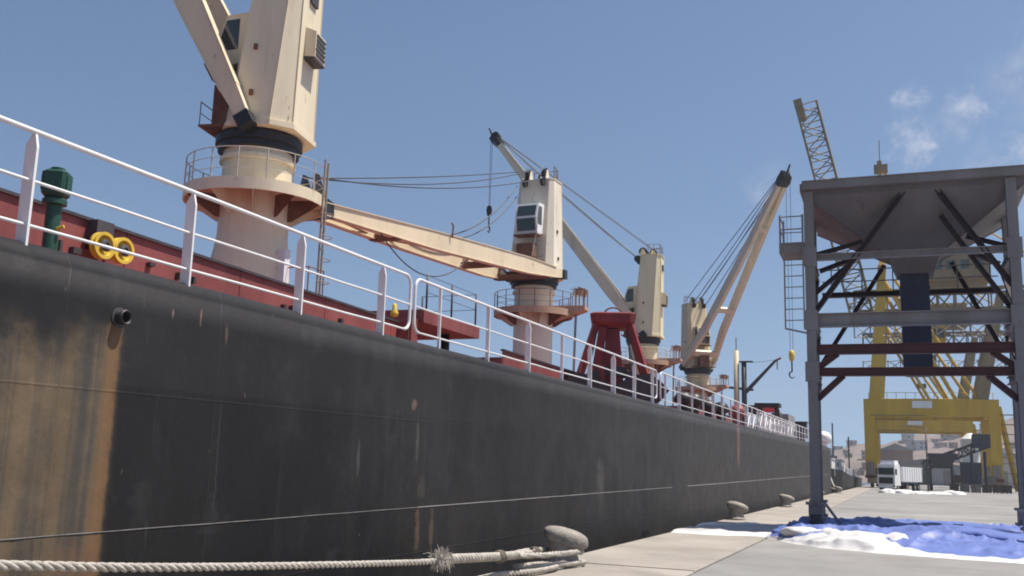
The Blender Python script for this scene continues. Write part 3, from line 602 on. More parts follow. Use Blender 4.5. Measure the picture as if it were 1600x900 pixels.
for s_ in (-.3, .3): g.prism([J2(.95, s_-.02, .3), J2(1.0, s_-.02, .3), J2(.985, s_-.02, 1.35), J2(.975, s_-.02, 1.35)], (.04, 0, 0))
part(g, 'head_bracket', black, c2)
# second crane: slack cables from roof to jib and one looping under it
g = MB(); g.tube(sag(P2(.7, 1.0, 14.9), J2(.66, .3, .5), 1.5, 18), .035, 5); part(g, 'slack_cable', wirem, c2)
g = MB(); g.tube(sag(P2(.75, 1.0, 14.2), J2(.60, .3, .5), 1.3, 18), .035, 5); part(g, 'slack_cable', wirem, c2)
g = MB(); g.tube(sag(J2(.46, -1.0, -.3), J2(.80, -.6, -.3), 1.5, 18), .03, 5); part(g, 'slack_cable', wirem, c2)
g = MB(); g.tube(sag(P2(1.3, -.7, 12.2), J2(.16, -1.3, .5), .2, 8), .02, 5); part(g, 'slack_cable', wirem, c2)
for u_ in (.26, .55):
    g = MB(); g.tube([J2(u_, -1.55+.9*u_, .3), J2(u_, -1.6+.9*u_, .9), J2(u_+.008, -1.6+.9*u_, 1.0)], .045, 6); part(g, 'cable_guide', rustm, c2)

# ------------------------------------------------------------------ red clamshell grab on deck
GB = V((-10.35, 35.5, DZ)); ga_ = radians(17)
grab = thing('clamshell_grab', 'red four-legged clamshell grab standing on the deck beside the rail', 'grab', GB, SHIP)
ux = V((cos(ga_), sin(ga_), 0)); uy = V((-sin(ga_), cos(ga_), 0)); GP = lambda x, y, z: GB+ux*x+uy*y+Z*z
def hexring(x0, x1, y0, z, ch): return [GP(x0+ch, -y0, z), GP(x1-ch, -y0, z), GP(x1, -y0+ch, z), GP(x1, y0-ch, z), GP(x1-ch, y0, z), GP(x0+ch, y0, z), GP(x0, y0-ch, z), GP(x0, -y0+ch, z)]
g = MB(); g.loft([hexring(-.65, .65, .55, 3.22, .25), hexring(-.82, .82, .7, 3.42, .2), hexring(-.88, .88, .72, 3.75, .2), hexring(-.8, .8, .65, 3.80, .2)]); head = part(g, 'head', grabred, grab)
g = MB(); g.tube([GP(-.35+.35*(1-cos(q)), 0, 3.78+.28*sin(q)) for q in [pi*i/8 for i in range(9)]], .035, 6); part(g, 'lifting_bail', rustm, head)
for sx in (-1, 1):
    for sy in (-1, 1):
        g = MB(); g.beam(GP(sx*.66, sy*.5, 3.35), GP(sx*1.38, sy*.85, .95), .17, .20); part(g, 'arm', grabred, grab)
        g = MB(); g.lathe([(.14, -.14), (.14, .14)], 14, GP(sx*1.38, sy*.85, .95), Matrix((ux, Z, uy)).transposed()); part(g, 'arm_pin', darksteel, grab)
    # shell: curved scoop with cheek plates
    pr = [(.03, .02), (.6, .0), (1.25, .14), (1.8, .5), (2.05, .85), (1.75, 1.15), (1.35, 1.45), (.5, 1.25), (.06, .9)]
    g = MB(); g.loft([[GP(sx*x, y, z) for x, z in pr] for y in (-1.05, 1.05)]); sh = part(g, 'shell', mat('grab shell dark steel', (.035, .022, .028), .6, .35, 1.5, rust=.2), grab)
    for y in (-1.09, 1.07):
        g = MB(); g.loft([[GP(sx*x*1.02, y+q, z) for x, z in pr] for q in (0, .03)]); part(g, 'cheek_plate', darksteel, sh)
g = MB(); g.loft([[GP(-.42, -.45, 1.0), GP(.42, -.45, 1.0), GP(.42, .45, 1.0), GP(-.42, .45, 1.0)], [GP(-.25, -.3, 3.2), GP(.25, -.3, 3.2), GP(.25, .3, 3.2), GP(-.25, .3, 3.2)]]); part(g, 'centre_column', grabred, grab)
g = MB(); g.box(GP(-.55, -.75, .95), (.5, .2, 1.7), Matrix.Rotation(ga_, 3, 'Z')); part(g, 'hinge_block', grabred, grab)
g = MB(); g.beam(GP(-.38, -.6, 3.2), GP(-.75, -.85, .7), .3, .12); part(g, 'hinge_strap', grabred, grab)
for sx in (-1, 1):
    if sx < 0: g = MB(); g.prism([GP(-.3, -.5, 3.2), GP(-.5, -.5, 3.2), GP(-.85, -.72, 1.0), GP(-.35, -.72, 1.0)], uy*.05); part(g, 'side_plate', grabred, grab)
    g = MB(); g.beam(GP(sx*.5, -.85, 1.4), GP(sx*1.75, -.95, 1.0), .22, .3); part(g, 'shell_arm', darksteel, grab)
g = MB(); g.box(GP(0, 0, 1.55), (1.1, 1.0, .35), Matrix.Rotation(ga_, 3, 'Z')); part(g, 'lower_sheave_block', darksteel, grab)
for k in range(6):
    x = .35+.05*k; g = MB(); g.tube(sag(GP(.55, -.4+.15*k, 3.2), GP(.7+.05*k, -.7+.25*k, 1.2), .06, 6), .022, 5); part(g, 'chain', darksteel, grab)
    if k < 3: g = MB(); g.tube(sag(GP(-.6, -.3+.2*k, 3.2), GP(-1.0, -.4+.3*k, 1.25), .08, 6), .022, 5); part(g, 'chain', darksteel, grab)

# ------------------------------------------------------------------ other things on deck
VB = V((-8.35, 7.36, DZ))
t = thing('air_vent', 'dark green tank air vent with a square head between rail and coaming', 'vent', VB, SHIP)
g = MB(); g.lathe([(.09, 0), (.078, .06), (.078, .78), (.1, .79)], 20, VB); part(g, 'pipe', green, t, autosmooth=40)
g = MB(); g.lathe([(.08, .785), (.125, .79), (.125, .84), (.09, .87)], 20, VB); part(g, 'flange', green, t, autosmooth=40)
Mv = Matrix.Rotation(.5, 3, 'Z')
def sq(h_, z, c): return [VB+Mv @ V(p) for p in ((-h_+c, -h_, z), (h_-c, -h_, z), (h_, -h_+c, z), (h_, h_-c, z), (h_-c, h_, z), (-h_+c, h_, z), (-h_, h_-c, z), (-h_, -h_+c, z))]
g = MB(); g.loft([sq(.09, .86, .03), sq(.12, .90, .035), sq(.128, 1.13, .035), sq(.10, 1.16, .035)]); hd = part(g, 'head', green, t)
g = MB(); g.lathe([(.075, 1.155), (.075, 1.19), (.05, 1.20)], 16, VB); part(g, 'cap', green, hd, autosmooth=40)
for q in range(4):
    g = MB(); d = Mv @ V((cos(q*pi/2), sin(q*pi/2), 0)); g.box(VB+d*.128+V((0, 0, 1.02)), (.015, .15, .16), Mv @ Matrix.Rotation(q*pi/2, 3, 'Z')); part(g, 'cover_plate', green, hd)
g = MB(); g.tube([VB+V((.07, .0, .52)), VB+V((.14, .03, .55))], .02, 6); part(g, 'test_cock', yellow, t)

def deckthing(name, label, cat, base, items, group=None):
    t = thing(name, label, cat, base, SHIP, group)
    for nm, mb, mm in items: part(mb, nm, mm, t)
    return t
def mushroom(x, y, hgt, r, mm, label, group=None):
    b = V((x, y, DZ)); t = thing('deck_vent', label, 'vent', b, SHIP, group)
    g = MB(); g.lathe([(r*.6, 0), (r*.55, hgt*.6)], 16, b); part(g, 'pipe', mm, t, autosmooth=40)
    g = MB(); g.lathe([(r*.6, hgt*.55), (r, hgt*.62), (r, hgt*.8), (r*.7, hgt*.95), (r*.2, hgt)], 16, b); part(g, 'cowl', mm, t, True)
for i, (x, y) in enumerate(((-8.9, 41.5), (-9.0, 44.2), (-8.9, 47.2), (-8.9, 50.6))):
    mushroom(x, y, 1.25+.12*(i % 2), .42, black, 'black mushroom vent in the row on deck beyond the red grab', 'black mushroom vents on deck')
mushroom(-8.8, 55.3, 1.5, .5, redox, 'dark red mushroom vent on deck just past the row of black ones')
# stowed gangway: white truss along the rail
b = V((-8.1, 66, DZ)); t = thing('gangway', 'white stowed gangway truss lying along the rail', 'gangway', b, SHIP)
for x in (-8.5, -7.8):
    for z in (.25, 1.15):
        g = MB(); g.tube([(x, 57, DZ+z), (x, 76, DZ+z)], .035, 6); part(g, 'rail', white, t)
    for k in range(19):
        g = MB(); g.tube([(x, 57+k, DZ+.25), (x, 57+k, DZ+1.15)], .03, 6); part(g, 'stanchion', white, t)
    for k in range(0, 18, 2):
        g = MB(); g.tube([(x, 57+k, DZ+.25), (x, 58+k, DZ+1.15)], .025, 6); part(g, 'diagonal', white, t)
g = MB(); g.b2(-8.5, -7.8, 57, 76, DZ+.1, DZ+.2); part(g, 'tread', twhite, t)
# mast with a stores derrick
b = V((-20.9, 131, DZ)); t = thing('foremast', 'tan and black foremast with a small derrick arm by the bow', 'mast', b, SHIP)
g = MB(); g.tube([b+V((0, 0, 0)), b+V((0, 0, 13.2))], [.42, .34], 12); part(g, 'mast_post', cream4, t, True)
g = MB(); g.tube([b+V((0, 0, 13.2)), b+V((0, 0, 15.0))], .06, 6); part(g, 'pole', rustm, t)
g = MB(); g.tube([b+V((1.0, 0, -.5)), b+V((1.0, 0, 11.6))], [.38, .33], 12); dp = part(g, 'derrick_post', black, t, True)
g = MB(); g.b2(b.x+.4, b.x+2.2, b.y-.5, b.y+.5, b.z+11.6, b.z+11.75); part(g, 'crosstree', darksteel, t)
g = MB(); g.beam(b+V((-2.6, 0, 8.4)), b+V((2.2, 0, 7.9)), .3, .3); part(g, 'yard', darksteel, t)
g = MB(); g.beam(b+V((1.2, 0, 7.6)), b+V((5.4, -2, 11.6)), .35, .45, w1=.25, h1=.25); part(g, 'derrick_arm', darksteel, t)
g = MB(); g.tube([b+V((5.4, -2, 11.6)), b+V((6.1, -2.2, 11.9))], .15, 6); g.tube([b+V((5.6, -2.1, 11.6)), b+V((5.6, -2.1, 10.4))], .07, 6); part(g, 'derrick_head', rustm, t)
g = MB(); g.tube(sag(b+V((1.6, 0, 11.6)), b+V((5.4, -2, 11.7)), .1, 6), .025, 5); part(g, 'topping_wire', wirem, t)
# machinery by the bow
b = V((-10.2, 79, DZ)); t = thing('deck_davit', 'black A-frame davit on deck beside the gangway', 'davit', b, SHIP)
for x, y in ((-.8, -.6), (-.8, .6), (1.0, -.6), (1.0, .6)):
    g = MB(); g.beam(b+V((x, y, 0)), b+V((x*.7, y, 2.7)), .2, .2); part(g, 'leg', black, t)
g = MB(); g.b2(b.x-.9, b.x+1.0, b.y-.8, b.y+.8, b.z+2.7, b.z+3.0); part(g, 'top_beam', black, t)
g = MB(); g.lathe([(.4, -.5), (.55, -.5), (.3, -.4), (.3, .4), (.55, .5), (.4, .5)], 16, b+V((0, 0, 1.2)), Mx); part(g, 'drum', darksteel, t)
b = V((-10.2, 88, DZ)); t = thing('mooring_winch', 'grey boxy mooring winch on deck near the bow', 'winch', b, SHIP)
greyp = mat('grey deck machinery paint', (.22, .22, .22), .6, .2, 1, rust=.3)
g = MB(); g.b2(b.x-.9, b.x+.9, b.y-2.6, b.y+2.6, b.z+1.2, b.z+2.5); part(g, 'housing', greyp, t)
g = MB(); g.b2(b.x-.9, b.x+.9, b.y-2.8, b.y+2.8, b.z, b.z+.3); part(g, 'bed', darksteel, t)
for k in (-2, -.7, .7, 2):
    g = MB(); g.lathe([(.55, -.4), (.75, -.4), (.35, -.3), (.35, .3), (.75, .4), (.55, .4)], 16, b+V((0, k, .85)), Matrix.Rotation(pi/2, 3, 'X')); part(g, 'drum', darksteel, t)
g = MB(); g.lathe([(.2, 0), (.5, .2), (.5, 1.2), (.2, 1.4)], 12, b+V((0, -2.9, 1.3))); part(g, 'motor', darksteel, t, True)
b = V((-10.4, 93.5, DZ)); t = thing('hose_crane', 'small bright red folded hose crane on deck near the bow', 'crane', b, SHIP)
redp = mat('bright red paint', (.42, .02, .03), .45, .15, 1)
g = MB(); g.lathe([(.45, 0), (.35, .4), (.35, 1.4)], 14, b); part(g, 'column', white, t, True)
g = MB(); g.beam(b+V((0, 0, 1.3)), b+V((-.9, -1.0, 3.4)), .4, .5); part(g, 'lower_arm', redp, t)
g = MB(); g.beam(b+V((-.9, -1, 3.35)), b+V((-2.6, -2.2, 3.15)), .5, .7); part(g, 'upper_arm', redp, t)
g = MB(); g.box(b+V((-2.7, -2.3, 3.1)), (.7, .7, .9)); part(g, 'arm_head', darksteel, t)
b = V((-10.6, 106, DZ)); t = thing('deck_locker', 'black deck locker standing on a plinth by the bow rail', 'locker', b, SHIP)
g = MB(); g.b2(b.x-.9, b.x+.9, b.y-.9, b.y+.9, b.z+1.0, b.z+2.6); part(g, 'box', black, t)
g = MB(); g.b2(b.x-.7, b.x+.7, b.y-.7, b.y+.7, b.z, b.z+1.0); part(g, 'plinth', darksteel, t)
g = MB(); g.b2(b.x-1, b.x+1, b.y-1, b.y+1, b.z+2.6, b.z+2.72); part(g, 'lid', darksteel, t)
b = V((-8.0, 105, DZ)); t = thing('domed_vent', 'white domed vent at the bow end of the hull', 'vent', b, SHIP)
g = MB(); g.lathe([(.35, 0), (.35, .5)], 16, b); part(g, 'pipe', white, t, True)
g = MB(); g.lathe([(.5, .45), (.8, .6), (.85, 1.2), (.6, 1.6), (.1, 1.75)], 20, b); part(g, 'dome', white, t, True)

# ------------------------------------------------------------------ bulk hopper on the quay
HX0, HX1, HY0, HY1 = -2.11, 3.45, 29.9, 33.2
HBASE = V((.68, 32, 0)); hop = thing('loading_hopper', 'tall grey steel bulk hopper on four legs with a dark chute', 'hopper', HBASE)
for x in (HX0, HX1):
    for y in (HY0, HY1):
        x = (HX0, HX1)[x > 0]+(0 if y == HY0 else (-.15 if x < 0 else .22))
        g = MB(); t_ = .035; w_ = .28; d_ = .32
        g.b2(x-w_/2, x+w_/2, y-d_/2, y-d_/2+t_, .55, 10.2); g.b2(x-w_/2, x+w_/2, y+d_/2-t_, y+d_/2, .55, 10.2); g.b2(x-.02, x+.02, y-d_/2+t_, y+d_/2-t_, .55, 10.2)
        lg = part(g, 'leg', hgrey, hop)
        g = MB(); g.b2(x-.27, x+.27, y-.27, y+.27, .78, .86); g.b2(x-.2, x+.2, y-.2, y+.2, .42, .78); g.b2(x-.27, x+.27, y-.24, y+.24, .34, .42); part(g, 'foot_box', hgrey, lg)
        g = MB(); g.lathe([(.1, -.14), (.3, -.13), (.3, .13), (.1, .14)], 20, (x, y, .30), Mx); part(g, 'wheel', darksteel, lg, autosmooth=40)
        for q in (-.2, .17):
            g = MB(); g.prism([(x+q, y-.24, .42), (x+q, y+.24, .42), (x+q, y+.1, .18), (x+q, y-.1, .18)], (.03, 0, 0)); part(g, 'wheel_fork', hgrey, lg)
        for z in (4.65, 6.2, 8.14):
            g = MB(); g.b2(x-.2, x+.2, y-d_/2-.025, y-d_/2-.001, z-.3, z+.3); part(g, 'gusset_plate', hgrey, lg)
# bin: rim beam and four sloping plates over a collar
RX0, RX1, RY0, RY1 = -2.28, 3.95, 29.72, 35.0
for a_, b_ in (((RX0, RY0), (RX1, RY0)), ((RX0, RY1), (RX1, RY1))):
    g = MB(); g.beam((a_[0], a_[1], 10.37), (b_[0], b_[1], 10.37), .20, .27); g.beam((a_[0], a_[1], 10.49), (b_[0], b_[1], 10.49), .26, .03); part(g, 'rim_beam', hgrey, hop)
for x in (RX0+.02, RX1-.02):
    g = MB(); g.beam((x, RY0+.12, 10.36), (x, RY1-.12, 10.36), .20, .25); part(g, 'rim_beam', hgrey, hop)
topr = [V((RX0+.09, RY0+.09, 10.40)), V((RX1-.09, RY0+.09, 10.40)), V((RX1-.09, RY1-.09, 10.40)), V((RX0+.09, RY1-.09, 10.40))]
midr = [V((RX0+.10, RY0+.10, 10.05)), V((RX1-.10, RY0+.10, 10.05)), V((RX1-.10, RY1-.10, 10.05)), V((RX0+.10, RY1-.10, 10.05))]
botr = [V((.25, 31.1, 8.3)), V((1.5, 31.1, 8.3)), V((1.5, 32.3, 8.3)), V((.25, 32.3, 8.3))]
cen = V((.83, 31.7, 9))
for k in range(4):
    j = (k+1) % 4; g = MB(); outs = [topr[k], topr[j], midr[j], botr[j], botr[k], midr[k]]
    ins = [p+(V((cen.x, cen.y, p.z))-p).normalized()*.04 for p in outs]
    g.add(outs+ins, [(0, 1, 2, 5), (5, 2, 3, 4), (11, 8, 7, 6), (10, 9, 8, 11), (0, 6, 7, 1), (4, 3, 9, 10)]); bp = part(g, 'bin_plate', hbin, hop)
    nrm = (midr[j]-midr[k]).cross(botr[k]-midr[k]).normalized()
    if nrm.dot(midr[k]-cen) < 0: nrm = -nrm
    g = MB(); g.beam(midr[k], botr[k], .05, .05); part(g, 'corner_seam', hbin, bp)
g = MB(); g.loft([[p+V((-.06 if i in (0, 3) else .06, -.06 if i < 2 else .06, 0)) for i, p in enumerate(botr)], [p+V((.1 if i in (0, 3) else -.1, .1 if i < 2 else -.1, -.5)) for i, p in enumerate(botr)]]); part(g, 'collar', hbin, hop)
g = MB(); g.b2(.43, 1.25, 31.3, 32.15, 4.85, 7.81)
ch = part(g, 'chute', spoutm, hop)
g = MB(); g.loft([[V((.43, 31.3, 4.85)), V((1.25, 31.3, 4.85)), V((1.25, 32.15, 4.85)), V((.43, 32.15, 4.85))], [V((.5, 31.37, 4.7)), V((1.18, 31.37, 4.7)), V((1.18, 32.08, 4.7)), V((.5, 32.08, 4.7))]]); part(g, 'chute_lip', spoutm, ch)
for z in (5.6, 6.5, 7.35):
    g = MB(); g.b2(.40, 1.28, 31.27, 32.18, z, z+.05); part(g, 'chute_band', spoutm, ch)
def member(nm, p0, p1, wd, hgt, mm, par=hop): 
    g = MB(); g.ibeam(p0, p1, wd, hgt); return part(g, nm, mm, par)
x0, x1 = HX0+.15, HX1-.15
for y, yo in ((HY0, -1), (HY1, 1)):
    zb_ = lambda z: z if y == HY0 else 1.6+(z-1.6)*HY1/HY0
    member('tie_beam', (x0, y, zb_(8.14)), (x1, y, zb_(8.14)), .16, .20, hgrey)
    member('tie_beam', (x0, y, zb_(6.20)), (x1, y, zb_(6.20)), .22, .42, hgrey)
    member('portal_beam', (x0, y, 5.32 if y == HY0 else 5.36), (x1, y, 5.32 if y == HY0 else 5.36), .2, .30, redbeam) if y == HY0 else member('portal_beam', (x0, y, zb_(4.65)), (x1, y, zb_(4.65)), .2, .25, redbeam)
    if y == HY0: member('portal_beam', (x0, y, 4.65), (x1, y, 4.65), .2, .25, redbeam)
    for p0, p1 in () if y != HY0 else (((.72, y+.02, 10.2), (HX0+.1, y+.02, 6.45)), ((1.42, y+.02, 10.2), (HX1-.1, y+.02, 7.1))):
        member('diagonal_brace', p0, p1, .16, .15, hdark)
    for p0, p1 in (((HX0+.1, y+.20, 7.05), (-.9, y+.20, 8.0)), ((1.6, y+.26, 9.3), (HX1-.1, y+.26, 6.4))) if y == HY0 else (((HX0+.1, y, 5.3), (.0, y, 8.5)), ((2.0, y, 8.5), (HX1-.1, y, 5.6))):
        member('diagonal_brace', p0, p1, .13, .13, hdark)
    for sx, xx in ((1, HX0+.12), (-1, HX1-.12)):
        if y == HY0: member('knee_brace', (xx, y, 3.85), (xx+sx*.75, y, 4.55), .16, .18, redbeam)
        if y == HY0: member('knee_brace', (xx, y+.02, 4.75), (xx+sx*.6, y+.02, 5.2), .16, .18, redbeam)
for x in (HX0, HX1):
    for z, mm in ((8.1, hgrey), (6.2, hgrey), (4.65, redbeam)):
        member('side_beam', (x, HY0+.17, z), (x, HY1-.17, z), .16, .24, mm)
    member('diagonal_brace', (x, HY0+.17, 6.4), (x, HY1-.17, 8.0), .12, .12, hdark)
    member('diagonal_brace', (x, HY0+.17, 4.8), (x, HY1-.17, 6.0), .12, .12, hdark)
member('walkway_beam', (x0, 32.95, 7.5), (x1, 32.95, 7.5), .2, .16, hdark)
for z in (7.95, 8.35):
    g = MB(); g.tube([(x0, 32.95, z), (x1, 32.95, z)], .02, 6); part(g, 'handrail', hgrey, hop)
for k in range(6):
    x = x0+.3+k*.95; g = MB(); g.tube([(x, 32.95, 7.55), (x, 32.95, 8.35)], .02, 6); part(g, 'handrail_post', hgrey, hop)
# bracing struts from beams up to the bin
for xa, ya, xb, yb in ((HX0+.1, 30.3, -.6, 30.7), (HX1-.1, 30.3, 2.3, 30.7), (HX0+.1, 32.8, -.5, 32.4), (HX1-.1, 32.8, 2.3, 32.4)):
    member('bin_strut', (xa, ya, 8.3), (xb, yb, 8.75), .12, .14, hdark)
# side platform and ladder
g = MB(); g.b2(-3.0, HX0-.15, 29.75, 30.9, 8.30, 8.62); sp_ = part(g, 'side_platform', hgrey, hop)
for x, y in ((-2.97, 29.8), (-2.97, 30.85), (-2.3, 29.8)):
    g = MB(); g.tube([(x, y, 8.6), (x, y, 9.5)], .028, 6); part(g, 'stanchion', hgrey, sp_)
for z in (9.45, 9.05):
    g = MB(); g.tube([(-2.28, 29.8, z), (-2.97, 29.8, z), (-2.97, 30.85, z)], .02, 6); part(g, 'handrail', hgrey, sp_)
la = bpy.data.objects.new('ladder', None); COL.objects.link(la); la.parent = hop; BASES[la.name] = tuple(HBASE)
for x in (-2.85, -2.30):
    g = MB(); g.tube([(x, 29.72, 5.95), (x, 29.72, 9.3)], .024, 6); part(g, 'ladder_rail', hgrey, la)
for k in range(9):
    g = MB(); z = 6.2+k*.34; g.tube([(-2.85, 29.72, z), (-2.30, 29.72, z)], .016, 6); part(g, 'rung', hgrey, la)
g = MB(); g.beam((-2.85, 29.72, 5.95), (-2.2, 29.74, 5.8), .06, .05); part(g, 'ladder_bracket', hgrey, la)
# prop that steadies the leg and a ground cable
g = MB(); g.beam((HX0+.2, 29.95, .9), (HX0+.75, 30.1, .12), .07, .07); part(g, 'prop', hgrey, hop)

# ------------------------------------------------------------------ tarpaulins
def interp(tab, u):
    for (a, p), (b, q) in zip(tab[:-1], tab[1:]):
        if u <= b: k = (u-a)/(b-a); return tuple(p[i]+(q[i]-p[i])*k for i in range(len(p)))
    return tab[-1][1]
front = [(0, (-3.15, 26.4)), (.08, (-2.75, 25.3)), (.2, (-1.6, 23.5)), (.36, (-.1, 22.7)), (.55, (1.4, 22.5)), (.8, (4.0, 22.3)), (1, (6.6, 22.6))]
back = [(0, (-2.95, 30.5)), (.08, (-2.6, 33.5)), (.2, (-1.95, 37.2)), (.36, (.4, 38.4)), (.55, (2.6, 38.2)), (.8, (5.3, 37.4)), (1, (8.0, 36.8))]
def ridged(p): return 1-abs(noise.noise(p))*2
def tarp_h(x, y, u, v):
    e = min(v, 1-v, u*1.5+.02, (1-u)*2)
    wx, wy = x+.5*noise.noise(V((x*.7, y*.7, 20))), y+.5*noise.noise(V((x*.7, y*.7, 30)))
    f = .26*math.exp(-((v-.36-.05*noise.noise(V((x*.35, 0, 4))))/.10)**2)*(.7+.5*noise.noise(V((x*.5, 7, 1))))+.20*math.exp(-((v-.70-.06*noise.noise(V((x*.3, 9, 4))))/.09)**2)*(.6+.7*noise.noise(V((x*.6, 3, 1))))+.13*max(0, ridged(V((wx*.28, wy*.55, 1))))**4+.07*max(0, ridged(V((wx*.5+wy*.3, wy*.8, 4))))**5+.03*max(0, ridged(V((wx*1.5-wy*.7, wy*1.3, 9))))**4
    f += .085*max(0, ridged(V((wx*.9+wy*.25, wy*1.3, 14))))**2.2*(.5+.8*noise.noise(V((x*.6, y*.5, 6))))+.045*max(0, ridged(V((wx*1.9-wy*.8, wy*1.7, 24))))**2
    f += .03*noise.noise(V((x*.9, y*.7, 2)))+.006*noise.noise(V((x*5, y*4, 2)))
    big = math.exp(-((x+1.0)/1.3)**2)
    roll_ = (.08+.20*big)*math.exp(-((v-.09)/(.04+.05*big))**2)*(.75+.7*noise.noise(V((x*1.1, y*.5, 3)))+.25*max(0, ridged(V((x*1.7, y*2.2, 8))))**3)
    backr = .10*math.exp(-((v-.95)/.04)**2)
    return max(.004, ((.03+max(0, f))*min(1, e*9)+max(0, roll_)*min(1, u*6)+backr)*min(1, v*28, (1-v)*30))
NU, NV = 240, 170
JF, JB = 40, 14
def vmap(u, j):
    lim = .04+.09*math.exp(-((u-.26)/.10)**2)+.02*noise.noise(V((u*9, 5, 5))); lb = .94+.02*noise.noise(V((u*6, 2, 2)))
    if j <= JF: return lim*j/JF
    if j >= NV-JB: return lb+(1-lb)*(j-NV+JB)/JB
    return lim+(lb-lim)*(j-JF)/(NV-JB-JF)
def tarp_pt(i, j):
    u = i/NU; v = vmap(u, j); a = V(interp(front, u)); b = V(interp(back, u)); p = a.lerp(b, v**1.15)
    p.x += .20*noise.noise(V((p.x*.8, p.y*.6, 9)))+.06*noise.noise(V((p.x*3, p.y*3, 1))); p.y += .30*noise.noise(V((p.x*.9, p.y*.5, 11)))+.10*noise.noise(V((p.x*3.5, p.y*2, 6)))
    return V((p.x, p.y, tarp_h(p.x, p.y, u, v)))
TP = [[tarp_pt(i, j) for j in range(NV+1)] for i in range(NU+1)]
def is_white(i, j): return j < JF or j >= NV-JB or i < 9
tarp = thing('tarpaulin', 'crumpled blue tarpaulin with white borders spread under the hopper legs', 'tarpaulin', (1.5, 30, 0))
for nm, mm, cond in (('blue_sheet', tblue, lambda i, j: not is_white(i, j)), ('white_border', twhite, is_white)):
    g = MB(); idx = {}
    for i in range(NU):
        for j in range(NV):
            if cond(i, j):
                q = []
                for a, b in ((i, j), (i+1, j), (i+1, j+1), (i, j+1)):
                    if (a, b) not in idx: idx[(a, b)] = len(g.v); g.v.append(TP[a][b])
                    q.append(idx[(a, b)])
                g.f.append(tuple(q))
    part(g, nm, mm, tarp, True)
# thick rolled folds of the sheet: a white one along the front edge, blue ones across the middle
def roll(nm, mm, path, r0, flat, seed):
    P_ = spl(path, 26); g = MB(); n_ = 20
    for i, p in enumerate(P_):
        d = (P_[min(i+1, len(P_)-1)]-P_[max(i-1, 0)]).normalized(); x_ = d.cross(V((0, 0, 1))).normalized(); e_ = min(1, 8*min(i, len(P_)-1-i)/len(P_)+.12)
        for k in range(n_):
            q = 2*pi*k/n_; rr = r0*e_*(1+.35*noise.noise(V((i*.05+seed, cos(q)*.9, sin(q)*.9)))+.12*max(0, ridged(V((i*.14+seed, q*.8, 2))))**2)
            g.v.append(p+x_*rr*cos(q)+V((0, 0, max(.004, flat*rr*(sin(q)+.85)))))
    g.f = [(i*n_+k, i*n_+(k+1) % n_, (i+1)*n_+(k+1) % n_, (i+1)*n_+k) for i in range(len(P_)-1) for k in range(n_)]+[tuple(range(n_-1, -1, -1)), tuple((len(P_)-1)*n_+k for k in range(n_))]
    part(g, nm, mm, tarp, True)
def spl(pts, n):
    P_ = [V(p) for p in pts]; P_ = [P_[0]*2-P_[1]]+P_+[P_[-1]*2-P_[-2]]; out = []
    for k in range(1, len(P_)-2):
        for i in range(n):
            t = i/n; a, b, c, d = P_[k-1:k+3]; out.append(.5*((2*b)+(c-a)*t+(2*a-5*b+4*c-d)*t*t+(3*b-a-3*c+d)*t**3))
    return out+[P_[-2]]
roll('white_fold', twhite, [(-2.75, 26.2, 0), (-2.0, 25.3, .02), (-1.2, 24.6, .05), (-.3, 24.1, .03), (.5, 23.6, 0)], .33, .5, 1)
roll('white_fold', twhite, [(-2.5, 27.2, 0), (-2.1, 27.6, .03), (-2.1, 28.4, .02), (-2.5, 28.8, 0)], .2, .55, 5)
roll('blue_fold', tblue, [(-2.95, 26.7, 0), (-2.4, 25.7, .02), (-1.8, 25.0, 0)], .2, .6, 9)
roll('blue_fold', tblue, [(-1.5, 31.2, 0), (0, 29.0, .05), (1.6, 27.6, .06), (3.4, 26.8, .06), (5.4, 26.5, 0)], .6, .30, 3)
roll('blue_fold', tblue, [(.3, 33.5, 0), (2.0, 31.5, .05), (4.0, 30.6, .05), (6.6, 30.4, 0)], .55, .30, 7)
roll('blue_fold', tblue, [(.2, 25.2, 0), (1.4, 24.4, .03), (2.6, 24.2, .03), (4.2, 24.3, 0)], .4, .32, 13)
# pale sheet lying flat towards the quay edge
g = MB(); nu, nv = 70, 60
A = [(0, (-5.6, 25.9)), (.35, (-4.6, 25.9)), (.75, (-3.3, 26.4)), (1, (-2.7, 26.8))]; Bk = [(0, (-5.5, 29.5)), (.35, (-5.0, 31.8)), (.75, (-4.0, 32.6)), (1, (-2.9, 33.2))]
for i in range(nu+1):
    for j in range(nv+1):
        u, v = i/nu, j/nv; p = V(interp(A, u)).lerp(V(interp(Bk, u)), v)
        p.x = max(QX+.05, p.x+.15*noise.noise(V((p.x, p.y*.7, 3)))); p.y += .35*noise.noise(V((p.x*1.2, p.y*.4, 8)))
        z = .012+.05*max(0, ridged(V((p.x*.9, p.y*.6, 12))))**2+.03*max(0, noise.noise(V((p.x*2.3, p.y*1.8, 4))))+(.07 if v > .9 else 0)*(.5+noise.noise(V((p.x*2, 1, 1))))+.05*math.exp(-((v-.06)/.03)**2)
        z *= min(1, v*30, (1-v)*30, u*30)
        g.v.append(V((p.x, p.y, max(.004, z))))
dsh = thing('dust_sheet', 'flat pale dust sheet lying between the hopper leg and the quay edge', 'sheet', (-4, 30, 0))
